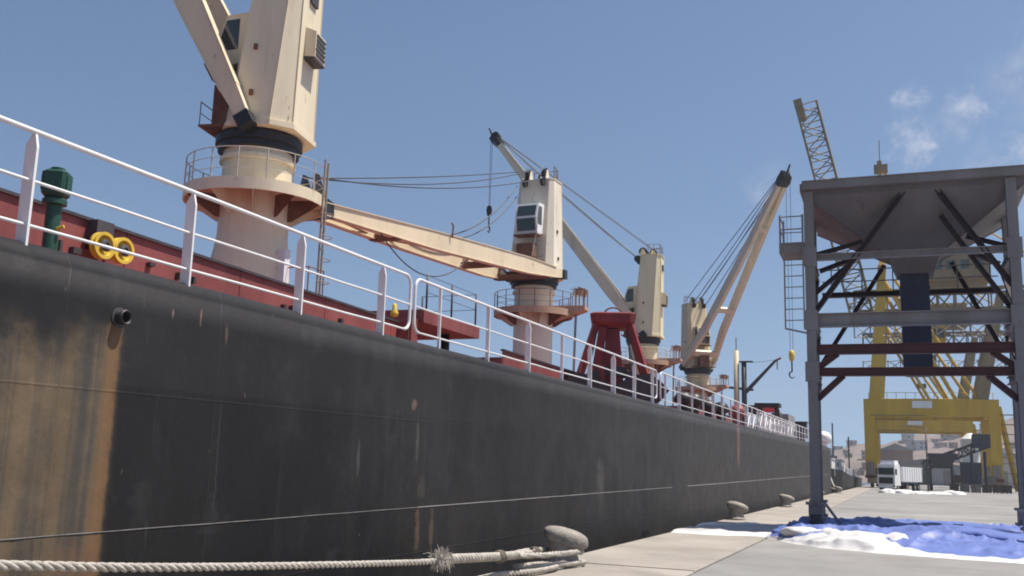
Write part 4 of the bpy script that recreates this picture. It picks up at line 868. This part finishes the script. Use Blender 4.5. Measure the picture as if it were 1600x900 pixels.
for nm, mm, j0, j1 in (('white_edge', twhite, 0, 7), ('sheet', tgrey, 7, 54), ('white_edge', twhite, 54, 60)):
    q = MB(); q.v = g.v; q.f = [(i*(nv+1)+j, (i+1)*(nv+1)+j, (i+1)*(nv+1)+j+1, i*(nv+1)+j+1) for i in range(nu) for j in range(j0, j1)]; used = sorted({k for f in q.f for k in f}); mp = {k: n_ for n_, k in enumerate(used)}
    r_ = MB(); r_.v = [g.v[k] for k in used]; r_.f = [tuple(mp[k] for k in f) for f in q.f]; part(r_, nm, mm, dsh, True)  # grey middle has the hopper's shade painted in; the sheet itself is white
# row of white cloth heaps across the quay, in front of the truck
for k in range(9):
    x = -.6+k*1.0+random.uniform(-.2, .2); y = 119+k*1.3; g = MB(); n_ = 22; R_ = .6+.3*random.random(); hh = .2+.28*random.random()
    for j in range(9):
        for i in range(n_):
            q = 2*pi*i/n_; rr_ = R_*(1-j/8.5); z = hh*(1-(1-j/8)**2)**.5 if j else 0
            d = 1+.35*noise.noise(V((cos(q)*1.5+k*7, sin(q)*1.5, j*.35))); g.v.append(V((x+1.35*rr_*d*cos(q), y+rr_*d*sin(q), z*(1+.4*noise.noise(V((cos(q)*2, sin(q)*2+k*5, 3)))))))
    g.f = [(j*n_+i, j*n_+(i+1) % n_, (j+1)*n_+(i+1) % n_, (j+1)*n_+i) for j in range(8) for i in range(n_)]+[tuple(8*n_+i for i in range(n_))]
    single(g, 'cloth_heap', twhite, 'crumpled white cloth heap in the row lying across the quay before the white truck', 'cloth', (x, y, 0), group='white cloth heaps across the quay', smooth=True)

# ------------------------------------------------------------------ bollards
def bollard(x, y, rot, label, s=1.0):
    b = V((x, y, 0)); t = thing('bollard', label, 'bollard', b, group='mooring bollards along the quay edge')
    M_ = Matrix.Rotation(rot, 3, 'Z')
    g = MB(); g.lathe([(.33*s, -.004), (.33*s, .05*s), (.27*s, .09*s), (.225*s, .2*s), (.23*s, .36*s)], 24, b); part(g, 'stem', stone, t, autosmooth=50)
    g = MB(); nn, mm_ = 28, 14
    for j in range(mm_+1):
        ph = -pi/2+pi*j/mm_
        for i in range(nn):
            q = 2*pi*i/nn; e_ = lambda v_: math.copysign(abs(v_)**.8, v_)
            p = V((.36*e_(cos(ph))*cos(q)+.03, .25*e_(cos(ph))*sin(q), .16*e_(sin(ph)))) * s
            p.z -= p.x*.20; p *= 1+.05*noise.noise(p*5+V((x, y, 0)))+.03*noise.noise(p*14)
            g.v.append(b+M_ @ (p+V((.02, 0, .43*s))))
    g.f = [(j*nn+i, j*nn+(i+1) % nn, (j+1)*nn+(i+1) % nn, (j+1)*nn+i) for j in range(mm_) for i in range(nn)]
    part(g, 'cap', stone, t, True); return t
bollard(-5.18, 15.75, .15, 'mooring bollard with the thick rope looped round its stem', 1.05)
bollard(-5.2, 35.3, .15, 'bare mooring bollard beside the pale dust sheet', 1.05)
bollard(-5.18, 52.3, .15, 'bare mooring bollard standing alone between the sheet and the bow', 1.05)
bollard(-5.18, 76.0, .15, 'small bare bollard past the hopper leg', 1.1)
bollard(-5.18, 104.0, .15, 'mooring bollard holding the bow line of the moored dark vessel', 1.1)

# ------------------------------------------------------------------ mooring rope
rope = thing('mooring_rope', 'thick three-strand mooring rope running to the bollard with a frayed eye splice', 'rope', (-5.3, 10, .5))
def spline(pts, n):
    out = []; P_ = [V(p) for p in pts]; P_ = [P_[0]*2-P_[1]]+P_+[P_[-1]*2-P_[-2]]
    for k in range(1, len(P_)-2):
        for i in range(n):
            t = i/n; a, b, c, d = P_[k-1:k+3]
            out.append(.5*((2*b)+(c-a)*t+(2*a-5*b+4*c-d)*t*t+(3*b-a-3*c+d)*t**3))
    out.append(P_[-2]); return out
def strands(path, r_lay, r_str, pitch_, nm, par, n=3, seg=7):
    ds = [0.]
    for a, b in zip(path[:-1], path[1:]): ds.append(ds[-1]+(b-a).length)
    for s_ in range(n):
        pts = []
        for i, p in enumerate(path):
            d = (path[min(i+1, len(path)-1)]-path[max(i-1, 0)]).normalized(); u_ = (Z-d*d.z).normalized(); x_ = d.cross(u_)
            q = 2*pi*(ds[i]/pitch_+s_/n); pts.append(p+(u_*cos(q)+x_*sin(q))*r_lay)
        g = MB(); g.tube(pts, r_str, seg); part(g, nm, ropem, par, True)
main = spline([(-6.0, -5, 1.9), (-5.65, 2, 1.12), (-5.42, 4.82, .86), (-5.30, 6.55, .715), (-5.22, 10.35, .465), (-5.2, 11.1, .45)], 80)
strands(main, .0195, .0168, .27, 'strand', rope)
# splice and eye round the stem
splice = spline([(-5.2, 11.05, .45), (-5.2, 12.2, .385), (-5.2, 13.3, .33), (-5.19, 14.2, .30)], 30)
strands(splice, .037, .027, .4, 'splice_strand', rope, 4)
eye = []
for k in range(22):
    q = -pi*.5+pi*k/21; eye.append(V((-5.18+.26*cos(q) if False else -5.18+.31*cos(pi+pi*k/21), 15.75+.31*sin(pi*k/21), .24)))
lp = [V((-5.24, 13.6, .33)), V((-5.38, 14.5, .30)), V((-5.46, 15.3, .26))]+eye+[V((-4.92, 15.3, .25)), V((-5.02, 14.5, .27)), V((-5.14, 13.6, .31))]
strands(spline(lp, 8), .026, .026, .28, 'eye_strand', rope)
g = MB()
for k in range(460):
    q = random.uniform(0, 2*pi); b0 = V((-5.2+random.uniform(-.05, .05), 11.1+random.uniform(-.2, .16), .45+random.uniform(-.04, .04)))
    d = V((cos(q)*.5, random.uniform(-.75, .25), sin(q))).normalized(); l_ = random.uniform(.04, .12)*(1.2 if sin(q) > 0 else 1)
    g.tube([b0, b0+d*l_*.5+Z*.01, b0+d*l_+V((random.uniform(-.03, .03), random.uniform(-.03, .03), random.uniform(-.05, .01)))], [.006, .005, .002], 4)
fr = part(g, 'frayed_tuft', ropem, rope); fr['kind'] = 'stuff'
# whipping cords round the splice
for y_, z_ in ((12.9, .345), (14.35, .30)):
    g = MB(); g.tube([V((-5.2+.078*cos(q), y_+.01*q, z_+.078*sin(q))) for q in [i*.4 for i in range(48)]], .012, 5); part(g, 'whipping', mat('whipping cord', (.2, .17, .14), .9), rope)
# a second, slack rope lying by the bollard
r2_ = thing('slack_rope', 'old slack rope lying in loose bends at the foot of the roped bollard', 'rope', (-5.2, 13.5, 0))
strands(spline([(-5.35, 11.0, -.15), (-5.45, 12.2, .0), (-5.35, 13.2, .06), (-5.05, 14.1, .06), (-5.0, 14.9, .06), (-5.3, 15.2, .06), (-5.45, 14.6, .07), (-5.25, 13.9, .12), (-4.95, 15.35, .07), (-4.85, 15.9, .06), (-5.05, 16.15, .06)], 26), .022, .023, .24, 'strand', r2_)

# ------------------------------------------------------------------ yellow ship-to-shore gantry cranes
def lattice(mb, a, b, wd, hgt, n, r, upv=(0, 0, 1)):
    d, x_, u_ = mb.frame(a, b, upv); a, b = V(a), V(b); cs_ = [(-1, -1), (1, -1), (1, 1), (-1, 1)]
    pt = lambda k, c: a.lerp(b, k/n)+x_*c[0]*wd/2+u_*c[1]*hgt/2
    for k in range(n+1):
        for i in range(4):
            mb.tube([pt(k, cs_[i]), pt(k, cs_[(i+1) % 4])], r, 4)
            if k < n: mb.tube([pt(k, cs_[i]), pt(k+1, cs_[(i+1) % 4])] if k % 2 else [pt(k, cs_[(i+1) % 4]), pt(k+1, cs_[i])], r, 4)
    return [(pt(0, c), pt(n, c)) for c in cs_]
def gantry(y, label, boom_up):
    b = V((6.5, y+7, 0)); t = thing('gantry_crane', label, 'crane', b, group='yellow gantry cranes standing on the quay')
    XL, XR_ = -3.4, 15.9; D = 14
    for yy in (y, y+D):
        for x in (XL, XR_):
            g = MB(); g.beam((x, yy, 1.6), (x, yy, 12.2), 1.7, 1.7, (0, 1, 0)); part(g, 'leg', gyellow, t)
            g = MB(); g.b2(x-.6, x+.6, yy-3.0, yy+3.0, .75, 1.6); bg_ = part(g, 'bogie', gbrown, t)
            for k in (-2.3, -.8, .8, 2.3):
                g = MB(); g.lathe([(.15, -.15), (.42, -.14), (.42, .14), (.15, .15)], 16, (x, yy+k, .42), Mx); part(g, 'wheel', darksteel, bg_, autosmooth=40)
        g = MB(); g.b2(XL-.85, XR_+.85, yy-.9, yy+.9, 12.2, 15.0); pb = part(g, 'portal_beam', gyellow, t)
        g = MB(); g.b2(XL+6.9, XL+10.0, yy-.94, yy-.90, 13.5, 14.7); part(g, 'sign_plate', truckw, pb)
        g = MB(); g.b2(XL+.2, XL+9, yy-.96, yy-.9, 12.15, 12.3); part(g, 'lower_ledge', gbrown, pb)
        # tall waterside column and raked landside column
        g = MB(); g.beam((XL+.9, yy, 15.0), (XL+3.0, yy, 38.5), 1.7, 1.9, (0, 1, 0), 1.4, 1.5); part(g, 'tower_column', gyellow, t)
        g = MB(); g.beam((XR_-1.5, yy, 15.0), (XR_+2.2, yy, 33.0), 1.7, 1.9, (0, 1, 0), 1.3, 1.4); part(g, 'tower_column', gbrown, t)
        g = MB(); g.tube([(XR_-5.5, yy+.3, 15), (XL+3.2, yy+.3, 36)], .33, 8); part(g, 'tie_strut', gyellow, t)
        g = MB(); g.tube([(XR_-1.9, yy+.3, 15), (XL+5, yy+.3, 36)], .28, 8); part(g, 'tie_strut', gyellow, t)
        for k in range(14):
            xx = XL+k*(XR_-XL)/13; g = MB(); g.tube([(xx, yy-.8, 15.0), (xx, yy-.8, 16.1)], .05, 5); part(g, 'handrail_post', gyellow, pb)
        g = MB(); g.tube([(XL, yy-.8, 16.1), (XR_, yy-.8, 16.1)], .05, 5); part(g, 'handrail', gyellow, pb)
        for x in (XL, XR_):
            g = MB(); g.b2(x-.6, x+.6, yy-1.25, yy-.86, 2.2, 4.2); part(g, 'switch_box', hgrey, t)
            for q in (-.25, .25):
                g = MB(); g.tube([(x+.95, yy+q, 2.0), (x+.95, yy+q, 12.2)], .05, 5); part(g, 'ladder_rail', gyellow, t)
            g = MB(); g.b2(x-1.0, x+1.0, yy-1.0, yy+1.0, 1.62, 2.1); part(g, 'leg_shoe', rustm, t)
    g = MB(); g.tube([(XR_+3.2, y+2, .2), (XR_+1.0, y+2, 14.0)], .45, 8); part(g, 'stair_tower', gyellow, t)
    for k in range(8):
        g = MB(); g.b2(XR_+.9, XR_+3.4, y+1.2, y+2.8, 1.4+1.6*k, 1.5+1.6*k); part(g, 'stair_landing', gbrown, t)
    for q in ((.9, 1.2), (3.4, 1.2)):
        g = MB(); g.tube([(XR_+q[0], y+q[1], .1), (XR_+q[0], y+q[1], 14.5)], .1, 5); part(g, 'stair_post', gyellow, t)
    for x in (XL, XR_):
        g = MB(); g.b2(x-.7, x+.7, y+.95, y+D-.95, 12.4, 14.2); part(g, 'side_beam', gyellow, t)
        g = MB(); g.b2(x-.5, x+.5, y+3.0, y+D-3.0, 1.0, 1.9); part(g, 'sill_beam', gyellow, t)
    # bridge girder: latticed, with a walkway and machinery house
    g = MB(); ch_ = lattice(g, (XL-2, y+D/2, 33), (XR_+18, y+D/2, 33), 5, 3.6, 14, .14); part(g, 'girder_lattice', gbrown, t)
    for p0, p1 in ch_:
        g = MB(); g.beam(p0, p1, .45, .5); part(g, 'girder_chord', gbrown, t)
    g = MB(); lattice(g, (XL-2, y+1, 27), (XR_+16, y+1, 27), 2, 2, 14, .09); part(g, 'walkway_lattice', hgrey, t)
    g = MB(); g.b2(7, 17, y+3, y+D-3, 36.2, 41); mh = part(g, 'machinery_house', gbrown, t)
    g = MB(); g.b2(6.8, 17.2, y+2.8, y+D-2.8, 41, 41.4); part(g, 'house_roof', gyellow, mh)
    for k in range(4):
        g = MB(); g.b2(8+2.2*k, 9.4+2.2*k, y+2.94, y+2.99, 38, 39.6); part(g, 'house_window', glass, mh)
    g = MB(); g.b2(5.4, 9.6, y+5, y+9, 25.6, 28.6); tr = part(g, 'trolley_cab', gyellow, t)
    g = MB(); g.b2(5.6, 9.4, y+4.94, y+4.99, 26.2, 27.8); part(g, 'cab_window', glass, tr)
    g = MB(); g.b2(5.9, 7.9, y+5, y+6.5, 22.2, 23.2); g.tube([(6.2, y+5.5, 23.2), (6.2, y+5.5, 25.6)], .06, 5); g.tube([(7.6, y+5.5, 23.2), (7.6, y+5.5, 25.6)], .06, 5); part(g, 'head_block', gbrown, t)
    # apex frame
    for yy in (y+.4, y+D-.4):
        g = MB(); g.beam((XL+3, yy, 38.5), (XL+3.2, y+D/2, 58), 1.0, 1.0, (0, 1, 0), .6, .6); part(g, 'apex_leg', gyellow, t)
    g = MB(); g.b2(XL+2.2, XL+4.6, y+D/2-1.2, y+D/2+1.2, 57.8, 59.0); g.b2(XL+2.8, XL+3.6, y+D/2-.6, y+D/2+.6, 59.0, 59.9); g.b2(XL+3.2, XL+3.35, y+D/2-.08, y+D/2+.08, 59.6, 64); part(g, 'apex_head', gbrown, t)
    g = MB(); g.tube([(XL+3.4, y+D/2, 58), (XR_+16, y+D/2, 35)], .16, 6); part(g, 'back_stay', gyellow, t)
    if boom_up:
        p0 = V((XL-.6, y+D/2-3, 30)); p1 = V((-12.7, y+D/2-3, 71))
        g = MB(); ch_ = lattice(g, p0, p1, 3.8, 3.6, 16, .11, (0, 1, 0)); part(g, 'boom_lattice', gbrown, t)
        for q0, q1 in ch_:
            g = MB(); g.tube([q0, q1], .22, 6); part(g, 'boom_chord', gbrown, t)
        g = MB(); g.box(p1+V((-1.3, 0, -.6)), (1.5, 3.6, 3.4), Matrix.Rotation(-.22, 3, 'Y')); part(g, 'boom_tip', gbrown, t)
        g = MB(); g.beam(p0.lerp(p1, .45)+V((3.4, 0, 1)), p0.lerp(p1, .62)+V((2.4, 0, 0)), .8, .9); part(g, 'boom_bracket', gbrown, t)
        g = MB(); g.tube([p0.lerp(p1, .6)+V((2.6, 0, 0)), V((-4.0, y+D/2-2, 46))], .22, 6); part(g, 'boom_strut', gyellow, t)
        for k in range(3):
            g = MB(); g.tube([p0.lerp(p1, .6)+V((2.8, .5*k, .6*k)), V((XL+3, y+D/2, 56))], .05, 5); part(g, 'fore_stay', wirem, t)
    return t
gantry(178, 'yellow gantry crane with its lattice boom raised above the hopper', True)
gantry(234, 'yellow gantry crane without a raised boom standing behind the first one', False)

# ------------------------------------------------------------------ truck and conveyor on the far quay
TB = V((1.2, 142, 0)); tk = thing('tipper_truck', 'white tipper truck parked facing us under the yellow gantry', 'truck', TB)
yaw_t = Matrix.Rotation(radians(-22), 3, 'Z'); TPp = lambda x, y, z: V((-.85, 140, 0))+yaw_t @ V((x, y, z))
def tbox(nm, x0, x1, y0, y1, z0, z1, mm, par=tk, ins=0):
    g = MB(); lo = [TPp(x, y, z0) for x, y in ((x0, y0), (x1, y0), (x1, y1), (x0, y1))]; hi = [TPp(x, y, z1) for x, y in ((x0+ins, y0+ins*1.5), (x1-ins, y0+ins*1.5), (x1-ins, y1), (x0+ins, y1))]
    g.loft([lo, hi]); return part(g, nm, mm, par)
cabp = tbox('cab', -1.2, 1.2, 0, 1.9, .7, 3.5, truckw, ins=.08)
tbox('windscreen', -1.05, 1.05, -.0, .12, 2.1, 3.0, glass, cabp); tbox('roof_deflector', -1.0, 1.0, .5, 1.9, 3.5, 4.0, truckw, cabp, ins=.1)
tbox('grille', -.95, .95, -.06, .0, .95, 1.75, black, cabp); tbox('bumper', -1.22, 1.22, -.15, .3, .4, .8, truckw, cabp)
for s_ in (-1, 1): tbox('headlight', s_*1.12-.15, s_*1.12+.15, -.17, -.14, .55, .75, glass, cabp); tbox('mirror', s_*1.32-.1, s_*1.32+.1, .1, .2, 2.1, 2.9, black, cabp)
tbox('chassis', -.5, .5, .3, 9.2, .7, 1.05, darksteel)
tb_ = tbox('tipper_body', -1.25, 1.25, 2.3, 9.4, 1.25, 3.2, truckw)
for k in range(9): tbox('side_rib', 1.25, 1.32, 2.5+k*.82, 2.62+k*.82, 1.3, 3.15, truckw, tb_)
for yy_ in (1.0, 4.2, 6.9, 8.2):
    for s_ in (-1, 1):
        g = MB(); g.lathe([(.2, -.17), (.5, -.16), (.52, 0), (.5, .16), (.2, .17)], 20, TPp(s_*1.03, yy_, .52), yaw_t @ Mx); wh_ = part(g, 'wheel', tyre, tk, autosmooth=40)
        g = MB(); g.lathe([(.24, -.18), (.24, .18)], 14, TPp(s_*1.03, yy_, .52), yaw_t @ Mx); part(g, 'rim', hgrey, wh_, autosmooth=40)
CB = V((9.5, 162, 0)); cv = thing('mobile_conveyor', 'dark inclined mobile conveyor standing beside the white truck', 'conveyor', CB)
cdark = mat('conveyor dark grey', (.06, .06, .068), .7, .3, .5, rust=.2)
g = MB(); chs = lattice(g, (4.5, 162, 3.6), (13.2, 163, 7.2), 1.6, 1.2, 10, .07); part(g, 'truss', cdark, cv)
for p0, p1 in chs: g = MB(); g.beam(p0, p1, .16, .16); part(g, 'chord', cdark, cv)
g = MB(); g.beam((4.3, 162, 4.3), (13.4, 163, 7.9), 1.7, .35); part(g, 'belt_cover', cdark, cv)
g = MB(); g.loft([[V((x, y, 3.4)) for x, y in ((6.0, 161), (8.2, 161), (8.2, 163.5), (6.0, 163.5))], [V((x, y, 5.6)) for x, y in ((4.9, 160.4), (9.2, 160.4), (9.2, 164), (4.9, 164))]]); part(g, 'feed_hopper', cdark, cv)
g = MB(); g.b2(9.6, 12.4, 161.5, 164, 1.1, 4.4); part(g, 'power_unit', cdark, cv)
g = MB(); g.b2(11.4, 13.8, 161.2, 163.9, 6.6, 8.6); part(g, 'head_housing', cdark, cv)
for x in (5.4, 8.4, 11.2, 13.0):
    for y in (161.2, 163.6):
        g = MB(); g.tube([(x, y, .5), (x, y, 4.4 if x < 9 else 6)], .13, 6); part(g, 'leg', cdark, cv)
        g = MB(); g.lathe([(.2, -.2), (.55, -.18), (.55, .18), (.2, .2)], 16, (x, y, .55), Mx); part(g, 'wheel', tyre, cv, autosmooth=40)
# white silo behind it
SBs = V((16.5, 190, 0)); g = MB(); sl_ = thing('storage_silo', 'pale cylindrical silo behind the dark conveyor', 'silo', SBs)
g.lathe([(1.5, 2.5), (1.5, 8.8), (.4, 9.8)], 24, SBs+V((-3.8, -4, 0))); part(g, 'tank', truckw, sl_, autosmooth=35)
for k in range(4):
    q = pi/4+k*pi/2; g = MB(); g.tube([SBs+V((-3.8+1.3*cos(q), -4+1.3*sin(q), 0)), SBs+V((-3.8+1.3*cos(q), -4+1.3*sin(q), 2.6))], .14, 6); part(g, 'leg', hgrey, sl_)

# light pole under the gantry
b = V((4.6, 150, 0)); t = thing('lamp_post', 'thin dark lamp post standing beside the tipper truck', 'lamp post', b)
g = MB(); g.tube([b, b+V((0, 0, 9.0))], [.13, .08], 8); part(g, 'pole', darksteel, t, True)
g = MB(); g.tube([b+V((0, 0, 8.9)), b+V((-2.6, 0, 9.1))], .05, 6); part(g, 'arm', darksteel, t)
g = MB(); g.b2(b.x-3.2, b.x-2.5, b.y-.15, b.y+.15, 9.0, 9.15); part(g, 'lantern', hgrey, t)

# ------------------------------------------------------------------ dark vessel moored ahead
VBs = V((-10.6, 165, -2.4)); ves = thing('moored_vessel', 'low dark vessel with pale deckhouses moored ahead of the ship', 'boat', VBs)
def vsec(y, hw, zt): return [V((-10.4-hw, y, zt)), V((-10.4-hw*.9, y, -2.6)), V((-10.4+hw*.9, y, -2.6)), V((-10.4+hw, y, zt))]
g = MB(); g.loft([vsec(136, .3, 2.9), vsec(139, 2.3, 2.8), vsec(144, 3.9, 2.5), vsec(152, 4.5, 1.9), vsec(215, 4.5, 1.5)]); part(g, 'hull', hullgrey, ves)
g = MB(); g.b2(-14.6, -6.3, 152, 214, 1.6, 1.95); part(g, 'deck', greyp, ves)
for (x0_, x1_, y0_, y1_, z1_, mm) in ((-14, -8.6, 156, 166, 4.3, truckw), (-13.6, -9, 170, 180, 5.0, greyp), (-14, -8.4, 184, 196, 4.6, truckw), (-13.4, -9.6, 157, 163, 5.9, greyp)):
    g = MB(); z0_ = 2.0 if z1_ < 5.5 else 4.34; g.b2(x0_, x1_, y0_, y1_, z0_, z1_); dh = part(g, 'deckhouse', mm, ves)
    for k in range(4):
        xx = x0_+.5+k*(x1_-x0_-1)/3.6; g = MB(); g.b2(xx, xx+.7, y0_-.03, y0_-.005, z1_-1.1, z1_-.45); part(g, 'window', glass, dh)
    g = MB(); g.b2(x0_-.15, x1_+.15, y0_-.15, y1_+.15, z1_+.005, z1_+.12); part(g, 'roof', mm, dh)
for x, y, hh in ((-11, 160, 9.5), (-9.2, 172, 10.5), (-7.4, 190, 9)):
    g = MB(); g.tube([(x, y, 2), (x, y, hh)], .12, 6); part(g, 'mast', darksteel, ves)
for k in range(14):
    y = 141+k*4; g = MB(); zz = 2.0; g.tube([(-6.3 if y > 150 else -7.4, y, 1.7), (-6.3 if y > 150 else -7.4, y, 2.9)], .05, 5); part(g, 'stanchion', truckw, ves)
g = MB(); g.tube([(-6.3, 150, 2.85), (-6.3, 198, 2.85)], .05, 5); part(g, 'rail', truckw, ves)
for k, (x, y) in enumerate(((-9.5, 138.5), (-8.2, 142))):
    g = MB(); g.tube(sag((x, y, 2.4), (-5.15, 104+.2*k, .3), .6, 10), .07, 6); single(g, 'bow_line', ropem, 'pale bow line running from the dark vessel to its bollard', 'rope', (-7, 120, .5), group='bow lines of the dark vessel')

# ------------------------------------------------------------------ sheds and houses beyond the quay
houseM = [mat('house render white', (.46, .43, .40), .8, .1, .1), mat('house render sand', (.40, .32, .25), .8, .15, .1), mat('house render brick', (.27, .17, .13), .8, .2, .1), mat('house render grey', (.33, .32, .32), .8, .15, .1)]
roofM = mat('house flat roof', (.28, .25, .23), .9, .2, .1); winM = mat('house window', (.04, .045, .05), .2, .2, .1, bump=0)
hl = ['white flat-roofed house on the dry hillside', 'sand coloured flat-roofed house on the dry hillside', 'brown brick flat-roofed house on the dry hillside', 'grey flat-roofed house on the dry hillside']
random.seed(21)
for k in range(90):
    y = random.uniform(600, 900); x = y*random.uniform(-.075, .17); z = ridge(x, y)
    if z < 1: continue
    i = random.choice((0, 0, 1, 1, 2, 3)); wx, wy, hh = random.uniform(5, 10), random.uniform(5, 9), random.choice((3, 3.2, 3.4, 6, 6.3))
    b = V((x, y, z-2)); t = thing('hill_house', hl[i], 'house', b, group='houses on the hillside: '+('white', 'sand', 'brick', 'grey')[i])
    g = MB(); g.b2(x-wx/2, x+wx/2, y-wy/2, y+wy/2, z-3, z+hh); wl_ = part(g, 'wall', houseM[i], t)
    g = MB(); g.b2(x-wx/2-.3, x+wx/2+.3, y-wy/2-.3, y+wy/2+.3, z+hh+.02, z+hh+.5); part(g, 'roof', roofM, t)
    for r_ in range(max(1, int(hh/3))):
        for c_ in range(3):
            if random.random() < .5: continue
            xx = x-wx/2+wx*(c_+.5)/3; g = MB(); g.b2(xx-.7, xx+.7, y-wy/2-.06, y-wy/2-.01, z+.9+r_*3, z+2.4+r_*3); part(g, 'window', winM, wl_)
def shed(x0, x1, y0, y1, hh, mm, label, ridge_h=2.0):
    b = V(((x0+x1)/2, (y0+y1)/2, 0)); t = thing('warehouse', label, 'warehouse', b)
    g = MB(); g.b2(x0, x1, y0, y1, 0, hh); wl_ = part(g, 'wall', mm, t)
    xm = (x0+x1)/2; g = MB(); g.prism([(x0-.5, y0-.5, hh+.02), (x1+.5, y0-.5, hh+.02), (xm, y0-.5, hh+ridge_h)], (0, y1-y0+1, 0)); part(g, 'roof', roofM, t)
    nn = max(2, int((x1-x0)/7))
    for k in range(nn):
        xx = x0+(x1-x0)*(k+.5)/nn; g = MB(); g.b2(xx-1.8, xx+1.8, y0-.08, y0-.02, .05, min(4.6, hh-1)); part(g, 'door', darksteel if k % 2 else hgrey, wl_)
    return t
shed(-2, 20, 330, 380, 6, houseM[3], 'long grey warehouse behind the gantries')
shed(24, 46, 300, 350, 8, houseM[0], 'white warehouse at the landward side of the quay')
shed(50, 80, 310, 360, 10, houseM[1], 'sand coloured warehouse at the landward side of the quay')
shed(-5, 8, 430, 460, 13, houseM[2], 'brown warehouse at the foot of the hill', 3)

# ------------------------------------------------------------------ air over the harbour
hz = MB(); hz.b2(-460, 920, -70, 1260, -7.5, 110)
hm = bpy.data.materials.new('harbour haze'); hm.use_nodes = True; T = NT(hm.node_tree); T.n.clear()
pv = T.new('ShaderNodeVolumePrincipled'); pv.inputs['Color'].default_value = (.86, .92, 1, 1); pv.inputs['Density'].default_value = .00026; pv.inputs['Anisotropy'].default_value = .2
T.l.new(pv.outputs[0], T.new('ShaderNodeOutputMaterial').inputs['Volume'])
ho = part(hz, 'haze', hm); ho['kind'] = 'stuff'; ho['label'] = 'thin pale haze in the air over the harbour'; ho['category'] = 'haze'

# ------------------------------------------------------------------ stacked crates beside the conveyor
crm = [mat('crate dark timber', (.07, .055, .045), .85, .3, .8), mat('crate grey timber', (.14, .13, .12), .85, .3, .8)]
spots = [(8.2, 155, 0, 0), (9.6, 155.3, 0, 1), (8.8, 155.1, 1, 0), (12.6, 157, 0, 0), (14.0, 157.2, 0, 0), (13.3, 157.1, 1, 1), (10.9, 153, 0, 1), (15.3, 158, 0, 0)]
for k, (x, y, lev, mi) in enumerate(spots):
    z0 = lev*1.22; b = V((x, y, z0)); t = thing('cargo_crate', ('dark' if mi == 0 else 'grey')+' timber crate '+('stacked on top of two others' if lev else 'standing on the ground')+' beside the conveyor', 'crate', b, group=('dark' if mi == 0 else 'grey')+(' upper' if lev else ' lower')+' crates by the conveyor')
    g = MB(); g.b2(x-.6, x+.6, y-.6, y+.6, z0+.12, z0+1.2); part(g, 'body', crm[mi], t)
    for q in (-.45, 0, .45):
        g = MB(); g.b2(x+q-.07, x+q+.07, y-.6, y+.6, z0, z0+.118); part(g, 'skid', crm[mi], t)
    for q in (-.5, 0, .5):
        g = MB(); g.b2(x+q-.06, x+q+.06, y-.64, y-.602, z0+.12, z0+1.2); part(g, 'batten', crm[mi], t)
